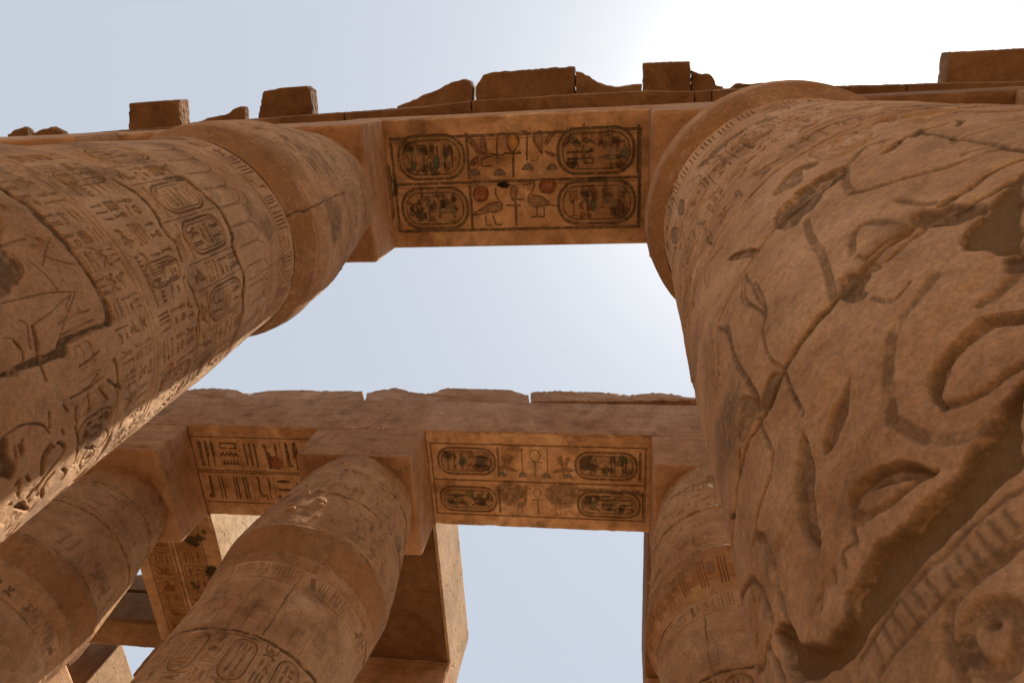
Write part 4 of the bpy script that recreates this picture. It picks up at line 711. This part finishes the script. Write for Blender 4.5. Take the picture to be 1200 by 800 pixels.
def soffit1():
    cv = Canvas(-3.40, .45, -2.29, -.40, .0055, 71); wobble(cv, .003)
    frame(cv, -3.26, .335, (.68, 1.33, 2.03)); 
    for y in (.62, 1.27, 1.97): pass
    cv.groove([(-3.26, -.73), (.335, -.73)], .012, .006, False, OLV); cv.groove([(-3.26, -1.38), (.335, -1.38)], .012, .006, False, OLV)
    inks = [OLV, DRK, GRN, (.30, .13, .06, .6), BLU]
    for x0, y0, x1, y1 in WORLD['cart']: lying(cv, x0, x1-.03, y0, y1, inks, dark=False)
    PAL = {'br': (.17, .085, .05, .85), 'fr': (.10, .07, .035, .85), 'fr2': (.17, .13, .075, .85), 'gr': (.13, .14, .08, .85), 'oc': (.55, .25, .05, .95), 'bl': (.16, .155, .115, .9), 'rd': (.27, .065, .035, .9), 'du': (.24, .15, .095, .7)}
    DKS = [(.06, .038, .022), (.085, .045, .025), (.07, .065, .035), (.12, .05, .03)]
    for x0, y0, x1, y1 in WORLD['cart']:
        for k in range(26):
            cx = cv.rnd.uniform(x0+.1, x1-.14); cy = -cv.rnd.uniform(y0+.09, y1-.09); q = cv.rnd.uniform(.025, .075)
            cv_tint(cv, [(cx+q*math.cos(a)*cv.rnd.uniform(.5, 1.3), cy+1.3*q*math.sin(a)) for a in np.linspace(0, 5.6, 8)], .02, cv.rnd.choice(DKS), .8)
            if k % 4 == 0: glyph(cv, cv.rnd.choice(TALL+BIG+SMALL), cx-.07, max(cy-.1, -y1+.06), .14, .26, .016, .016, ink(cv, inks)())
    for f in WORLD['so']:
        col = PAL[f[1]]
        if f[0] == 's': cv.sunk(spline(f[2], True, 3), .028, .03, col)
        elif f[0] == 'c': cv.groove(spline(f[3], True, 3), f[2]*1.2, .024, True, col)
        else: cv.groove(f[3], f[2]*1.25, .024, False, col)
    cv_tint(cv, [(-1.62+.10*math.cos(a), -1.37+.055*math.sin(a)) for a in np.linspace(0, 5.8, 9)], .04, (.012, .009, .006), 1.0)
    cv_tint(cv, [(-3.3, -1.2), (-3.22, -1.2), (-3.22, -1.5), (-3.3, -1.5)], .05, (.05, .035, .02), .8)
    cv_tint(cv, [(-.4, -1.30), (-.15, -1.29), (-.1, -1.36), (-.4, -1.37)], .04, (.05, .035, .02), .8)
    cv.H += 0; chips(cv, 90, .006, .035, .010); cv.relax(.006, .008, .3); edge_worn(cv, .05); blots(cv, 40, .04, .2, (.20, .10, .05), .4); blots(cv, 30, .03, .14, (.52, .33, .2), .4)
    cv.flat([(-3.4, -1.0), (-3.31, -1.05), (-3.31, -1.8), (-3.4, -1.9)], .02, .02, (.11, .08, .05, .5))
    return cv
def soffit2():
    cv = Canvas(-3.20, .60, -7.34, -5.44, .0065, 73); wobble(cv, .003)
    FR = (.14, .095, .045, .8); frame(cv, -3.14, .50, (5.68, 6.39, 7.09), FR, .028)
    inks = [FR, (.12, .085, .05, .8), (.2, .11, .055, .7), GRN]
    for (x0, x1, y0, y1) in ((-3.03, -2.03, 5.76, 6.27), (-.66, .36, 5.78, 6.29), (-3.05, -2.05, 6.53, 7.02), (-.63, .42, 6.55, 7.03)): lying(cv, x0, x1, y0, y1, inks, FR, (.40, .23, .10, .4))
    glyph(cv, 'bee', -2.0, -6.28, .36, .44, .012, .014, (.17, .11, .06, .7)); glyph(cv, 'bee', -1.05, -6.28, .38, .44, .012, .014, (.17, .11, .06, .7), True)
    for x in (-1.56, -1.13): cv.groove([(x, -5.74), (x, -6.18)], .018, .012, False, FR)
    cv.groove(arc(-1.34, -5.87, .09, .11, -80, 260, 16), .02, .012, False, FR); cv.groove([(-1.34, -5.98), (-1.34, -6.27)], .028, .012, False, GRN); cv.groove([(-1.46, -6.0), (-1.22, -6.0)], .02, .012, False, FR)
    for x in (-1.92, -1.56, -1.16, -.78): cv.sunk([(x-.08*math.cos(t), -6.30+.11*math.sin(t)) for t in np.linspace(0, 3.1, 8)], .01, .03, (.13, .14, .11, .8))
    glyph(cv, 'goose', -1.40, -7.05, -.5, .62, .013, .016, (.22, .14, .08, .5)); glyph(cv, 'goose', -1.22, -7.05, .5, .62, .013, .016, (.22, .14, .08, .5))
    cv.groove(arc(-1.32, -6.6, .06, .09, -60, 250, 14), .018, .012, False, FR); cv.groove([(-1.32, -6.69), (-1.32, -7.0)], .024, .012, False, FR); cv.groove([(-1.42, -6.74), (-1.22, -6.74)], .02, .012, False, FR)
    for x, y, q, qy, al in ((-1.80, 6.60, .27, .22, .72), (-.88, 6.60, .32, .24, .65), (-2.85, 5.91, .10, .10, .95), (-2.22, 6.02, .16, .16, .7), (-.42, 5.98, .18, .14, .8)):
        cv_tint(cv, [(x+q*math.cos(a), -y+qy*math.sin(a)) for a in np.linspace(0, 5.9, 14)], .09, (.10, .065, .04), al)
    cv_tint(cv, [(-.6, -6.46), (.45, -6.5), (.45, -6.58), (-.6, -6.53)], .06, (.05, .04, .025), .8)
    chips(cv, 90, .006, .035, .010); cv.relax(.006, .010, .3); edge_worn(cv, .06); blots(cv, 40, .04, .22, (.17, .09, .045), .45)
    return cv
def soffit2L():
    cv = Canvas(-7.61, -5.14, -7.34, -5.44, .0075, 75); wobble(cv, .003); FR = (.13, .085, .045, .85)
    for y in (5.67, 6.36, 6.40, 7.04): cv.groove([(-7.6, -y), (-5.14, -y)], .024, .012, False, FR)
    inks = [(.09,.055,.03,.95), (.14, .05, .03, .95), (.07, .05, .03, .95)]
    for y0, y1 in ((5.72, 6.32), (6.45, 7.0)):
        x = -7.56
        while x < -5.2:
            w = cv.rnd.uniform(.34, .5); quadrat(cv, x, -y1, w, y1-y0, .028, .034, ink(cv, inks)); x += w+.04
            if cv.rnd.random() < .4: cv.groove([(x-.02, -y0), (x-.02, -y1)], .014, .01, False, FR)
    cv.sunk(arc(-6.05, -6.17, .12, .12, 0, 345, 18), .014, .05, REDP); cv.groove(arc(-6.05, -6.17, .13, .13, 0, 345, 18), .02, .014, True, FR)
    chips(cv, 30, .006, .03, .01); cv.relax(.005, .006, .35); edge_worn(cv, .04)
    return cv
def soffitP():
    cv = Canvas(-9.41, -7.60, -11.2, -7.345, .009, 77); wobble(cv, .003); FR = (.13, .085, .045, .85)
    for x in (-9.16, -8.58, -8.48, -7.92): cv.groove([(x, -11.2), (x, -7.4)], .028, .014, False, FR)
    for x0 in (-9.13, -8.45):
        y = 7.5
        while y < 10.4:
            h = cv.rnd.uniform(.28, .42); cv.flat([(x0, -y-h), (x0+.5, -y-h), (x0+.5, -y), (x0, -y)], .004, .006, (.33, .165, .05, .8))
            quadrat(cv, x0+.02, -y-h+.02, .46, h-.05, .014, .022, ink(cv, [(.09,.055,.03,.9), (.12, .06, .03, .9), (.2, .08, .03, .9)]))
            cv.groove([(x0, -y), (x0+.5, -y)], .016, .012, False, FR); y += h
    for k in range(9):
        cx = cv.rnd.uniform(-8.4, -7.7); cy = -cv.rnd.uniform(7.6, 9.6); q = cv.rnd.uniform(.06, .2)
        cv_tint(cv, [(cx+q*math.cos(a)*cv.rnd.uniform(.6, 1.3), cy+q*math.sin(a)) for a in np.linspace(0, 5.6, 8)], .05, (.05, .035, .022), .85)
    chips(cv, 30, .01, .05, .015); cv.relax(.006, .01, .3); return cv
def face2(u0, u1, seed, cracks=()):
    cv = Canvas(u0, u1, 10.0, 11.13, .010, seed); wobble(cv, .004)
    for k in range(150):
        x = cv.rnd.uniform(u0, u1); z = cv.rnd.uniform(10.02, 11.1); L = cv.rnd.uniform(.1, .7); cv.groove([(x, z), (x+L, z+cv.rnd.uniform(-.008, .008))], .010, .0025)
    for c in cracks: cv.groove(c, .022, .03, False, (.10, .065, .04, .8))
    for k in range(7):
        x = cv.rnd.uniform(u0, u1); w = cv.rnd.uniform(.05, .2); cv.flat([(x, 10.0), (x+w, 10.0), (x+w*.8, 10.0+w*.35), (x+w*.2, 10.0+w*.3)], .03, .02, None, rough=.004, jag=.01)
    chips(cv, 40, .01, .05, .012); cv.relax(.006, .006, .3)
    n = fbm2(cv.rng, cv.H.shape, cv.size, .3, 4); V = cv.v[:, None]
    cv.H -= .05*np.maximum(0, 1-(V-10.0)/(.015+.03*np.maximum(n, 0)))**2
    blots(cv, 14, .05, .2, (.22, .145, .095), .5)
    return cv
def sunny(u0, u1, seed, cracks=(), z0=10.0, z1=11.53):
    cv = Canvas(u0, u1, z0, z1, .010, seed); wobble(cv, .004)
    for c in cracks: cv.mortar(c, .03, .05, (.08, .05, .03, .9))
    chips(cv, 60, .008, .03, .007); cv.relax(.008, .006, .35); 
    n = fbm2(cv.rng, cv.H.shape, cv.size, .2, 4); V = cv.v[:, None]; cv.H -= .04*np.maximum(0, 1-(V-z0)/(.02+.04*np.maximum(n, 0)))**2
    return cv
# near row
arch('near architrave spanning the two huge columns, its painted underside with red discs, geese and a yellow looped cross', (-4.14, .40, 10.0), (1.477, 2.29, 11.115), soffit=soffit1(), seed=81)
arch('near architrave running off behind the big left column', (-9.9, .42, 10.0), (-4.143, 2.29, 11.115), seed=82)
arch('near architrave running off behind the huge right column', (1.48, .39, 10.0), (7.0, 2.29, 11.115), seed=83, mat=M_block)  # darker stone than the rest of the row stands in for shadow here
# far row
crk = [[(-4.25, 10.02), (-4.12, 10.3), (-3.98, 10.7), (-3.85, 11.1)], [(-4.14, 10.02), (-4.02, 10.35), (-3.9, 10.75), (-3.82, 11.12)], [(-4.02, 10.05), (-3.93, 10.4), (-3.80, 11.1)]]
arch('far architrave between the whole middle column and the half hidden one, its brown underside stained with two dark blots', (-4.0, 5.44, 10.0), (1.525, 7.34, 11.13), soffit=soffit2(), front=face2(-4.0, 1.525, 84), seed=84)
arch('far architrave on the left, its underside cut with rows of dark signs and one red disc', (-8.55, 5.44, 10.0), (-4.003, 7.34, 11.13), soffit=soffit2L(), front=face2(-8.55, -4.003, 85, crk), seed=85)
arch('far architrave behind the huge right column', (1.53, 5.44, 10.0), (7.0, 7.34, 11.13), seed=86)
arch('far architrave continuing behind the big left column', (-13.5, 5.44, 10.0), (-8.553, 7.34, 11.13), seed=87)
# beams running back from the far row
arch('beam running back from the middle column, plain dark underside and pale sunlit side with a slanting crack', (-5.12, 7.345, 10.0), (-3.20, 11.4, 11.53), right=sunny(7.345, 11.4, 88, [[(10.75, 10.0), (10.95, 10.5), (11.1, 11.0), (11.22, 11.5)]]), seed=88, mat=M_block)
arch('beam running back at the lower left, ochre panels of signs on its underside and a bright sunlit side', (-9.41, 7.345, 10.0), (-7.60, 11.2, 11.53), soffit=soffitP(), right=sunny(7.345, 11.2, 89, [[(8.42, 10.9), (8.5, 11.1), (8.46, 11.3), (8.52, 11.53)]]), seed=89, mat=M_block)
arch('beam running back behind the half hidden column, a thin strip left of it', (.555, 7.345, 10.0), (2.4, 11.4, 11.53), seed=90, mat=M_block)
HID = 'architraves outside the view'
arch('second piece of the near architrave beyond the left edge', (-18.2, .42, 10.0), (-9.905, 2.29, 11.115), seed=202, group=HID)
arch('second piece of the far architrave beyond the left edge', (-18.2, 5.44, 10.0), (-13.505, 7.34, 11.13), seed=203, group=HID)
arch('unseen cross beam added beyond the left edge to cut skylight', (-13.8, 2.295, 10.0), (-11.95, 5.435, 11.1), seed=205, group=HID)  # out of view, added to keep skylight off the lower left column
arch('unseen cross beam added behind the huge right column to cut skylight', (5.0, 2.295, 10.0), (6.9, 5.435, 11.1), seed=206, group=HID)  # out of view, added to darken the bay by the right column
box_thing('roof_slab', 'unseen roof slab added over the bay beyond the left edge to block skylight', 'slab', (-17.5, .6, 11.51), (-10.2, 7.2, 12.1), M_block, 'added sky blocking slabs outside the view', 208)  # added out of view to block the sky and darken the lower left
box_thing('roof_slab', 'second unseen roof slab added over the back bay beyond the left edge to block skylight', 'slab', (-18.0, 7.25, 11.55), (-14.3, 12.3, 12.1), M_block, 'added sky blocking slabs outside the view', 209)  # another added sky blocker, never in view
# third row
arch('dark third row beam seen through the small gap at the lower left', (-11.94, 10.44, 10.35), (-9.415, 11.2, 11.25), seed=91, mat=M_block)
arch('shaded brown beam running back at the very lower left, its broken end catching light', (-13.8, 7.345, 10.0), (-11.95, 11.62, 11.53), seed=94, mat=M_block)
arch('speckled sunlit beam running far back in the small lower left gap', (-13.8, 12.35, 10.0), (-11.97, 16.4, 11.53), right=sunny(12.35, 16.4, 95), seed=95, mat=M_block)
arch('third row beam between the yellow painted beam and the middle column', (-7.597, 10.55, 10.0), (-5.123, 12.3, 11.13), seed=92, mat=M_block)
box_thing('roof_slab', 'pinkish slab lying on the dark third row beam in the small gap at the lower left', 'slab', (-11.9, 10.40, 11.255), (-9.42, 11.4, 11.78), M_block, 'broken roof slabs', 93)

# ================================================================== SLABS AND BLOCKS ON TOP
def prism_xy(name, poly, z0, z1, ymax, label, cat, group, mat, seed, jag=.012):
    """block lying on the beam: its broken front outline in plan, closed towards +y"""
    rnd = random.Random(seed); P = []
    pts = list(poly); pts.append((poly[-1][0], ymax)); pts.append((poly[0][0], ymax))
    for i, (x, y) in enumerate(pts):
        x2, y2 = pts[(i+1) % len(pts)]; L = math.hypot(x2-x, y2-y); n = max(1, int(L/.05))
        for k in range(n):
            t = k/n; j = jag if k else jag*.4
            P.append((x+(x2-x)*t+rnd.uniform(-j, j), y+(y2-y)*t+rnd.uniform(-j, j)*(.6 if k else .3)))
    A = 0.5*sum(P[i][0]*P[(i+1) % len(P)][1]-P[(i+1) % len(P)][0]*P[i][1] for i in range(len(P)))
    if A < 0: P.reverse()
    n = len(P); zs = np.linspace(z0, z1, 9); V = []; cx = np.mean([p[0] for p in P]); cy = np.mean([p[1] for p in P])
    for k, z in enumerate(zs):
        ins = .012*rnd.random()*0+(.015 if k in (0, 8) else 0)
        for x, y in P:
            d = max(.05, math.hypot(x-cx, y-cy)); V.append((x-(x-cx)/d*ins+rnd.uniform(-.006, .006), y-(y-cy)/d*ins+rnd.uniform(-.006, .006), z))
    F = [tuple(int(q) for q in f) for f in grid_faces(9, n, True)]
    F.append(tuple(range(n))[::-1]); F.append(tuple(range(8*n, 9*n)))
    o = mesh_np(name, V, F, mat, origin=(cx, cy, z0), smooth=False); return tag(o, label, cat, group)
# cornice course whose front edge oversails the beam
Lg = WORLD['ledge']; cuts = [(-13.0, -8.1), (-8.09, -4.35), (-4.34, -2.25), (-2.245, 1.16), (1.165, 1.40), (1.405, 4.1), (4.105, 8.5)]
names = ['outer left piece of the cornice course, below the lone square block', 'cornice course piece passing over the big left column', 'short cornice course piece left of the flat broken slab', 'long cornice course piece over the painted near architrave', 'tiny cornice course piece at the rim of the huge right column', 'cornice course piece above the huge right column', 'outer right cornice course piece under the last block']
for i, ((a, b), nm) in enumerate(zip(cuts, names)):
    xs = [a]+[x for x, y in Lg if a+.05 < x < b-.05]+[b]
    pl = [(x, float(np.interp(x, [q[0] for q in Lg], [q[1] for q in Lg]))) for x in xs]
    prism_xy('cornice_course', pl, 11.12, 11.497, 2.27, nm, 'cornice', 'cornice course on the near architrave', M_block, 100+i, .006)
SL = ['low crumb of broken slab at the far left end', 'second low crumb of broken slab from the left end', 'lone square stone block with a sunlit right side, leftmost on the near architrave',
      'pointed rubble piece between the two left blocks', 'upright tapering stone block over the big left column', 'broken slab rising to the right in a ramp, a gap at its right end',
      'wide flat topped broken slab over the painted architrave', 'sloping worn slab right of the wide flat topped one', 'square stone block over the left rim of the huge right column',
      'small stepped stone beside the square block over the huge right column', 'thin ragged slab on top of the huge right column', 'tiny stone chip in the sun glare', 'large stone block at the right edge']
TH = [.14, .14, .30, .16, .26, .3, .3, .25, .3, .25, .16, .12, .3]
for i, (pl, lab) in enumerate(zip(WORLD['stubs'], SL)):
    blk = i in (2, 4, 8, 12)
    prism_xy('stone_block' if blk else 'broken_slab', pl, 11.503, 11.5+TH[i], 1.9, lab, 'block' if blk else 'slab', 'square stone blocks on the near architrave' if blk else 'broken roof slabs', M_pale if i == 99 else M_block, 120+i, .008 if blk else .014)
def prism_xz(name, poly, y0, y1, label, seed):
    rnd = random.Random(seed); P = []
    for i, (x, z) in enumerate(poly):
        x2, z2 = poly[(i+1) % len(poly)]; n = max(1, int(math.hypot(x2-x, z2-z)/.05)); low = z < 11.3 and z2 < 11.3
        for k in range(n):
            t = k/n; zz = z+(z2-z)*t; P.append((x+(x2-x)*t, 11.138+rnd.uniform(0, .012) if low or (k == 0 and z < 11.3) else zz+rnd.uniform(-.015, .015)))
    ys = [y0, y0+.04]+list(np.linspace(y0+.3, y1, 5)); n = len(P); V = []
    A = 0.5*sum(P[i][0]*P[(i+1) % n][1]-P[(i+1) % n][0]*P[i][1] for i in range(n))
    if A > 0: P.reverse()
    for k, y in enumerate(ys):
        for x, z in P: V.append((x+rnd.uniform(-.008, .008), y+(rnd.uniform(-.012, .012) if k < 2 else 0), z-(.02 if k == 0 and z > 11.3 else 0)+(0 if z < 11.3 else rnd.uniform(-.01, .01))))
    F = [tuple(int(q) for q in f) for f in grid_faces(len(ys), n, True)]
    F.append(tuple(range(n))[::-1]); F.append(tuple(range((len(ys)-1)*n, len(ys)*n)))
    c = (np.mean([p[0] for p in P]), (y0+y1)/2, 11.138)
    o = mesh_np(name, V, F, M_beam, origin=c, smooth=False); tag(o, label, 'slab', 'broken roof slabs')
for i, (pl, lab) in enumerate(zip(WORLD['top2'], ['long broken slab on the far architrave, its left end under the big left column', 'wavy broken slab on the far architrave above the whole middle column', 'long broken slab on the far architrave reaching the huge right column'])):
    prism_xz('broken_slab', pl, 5.45, 7.25, lab, 140+i)
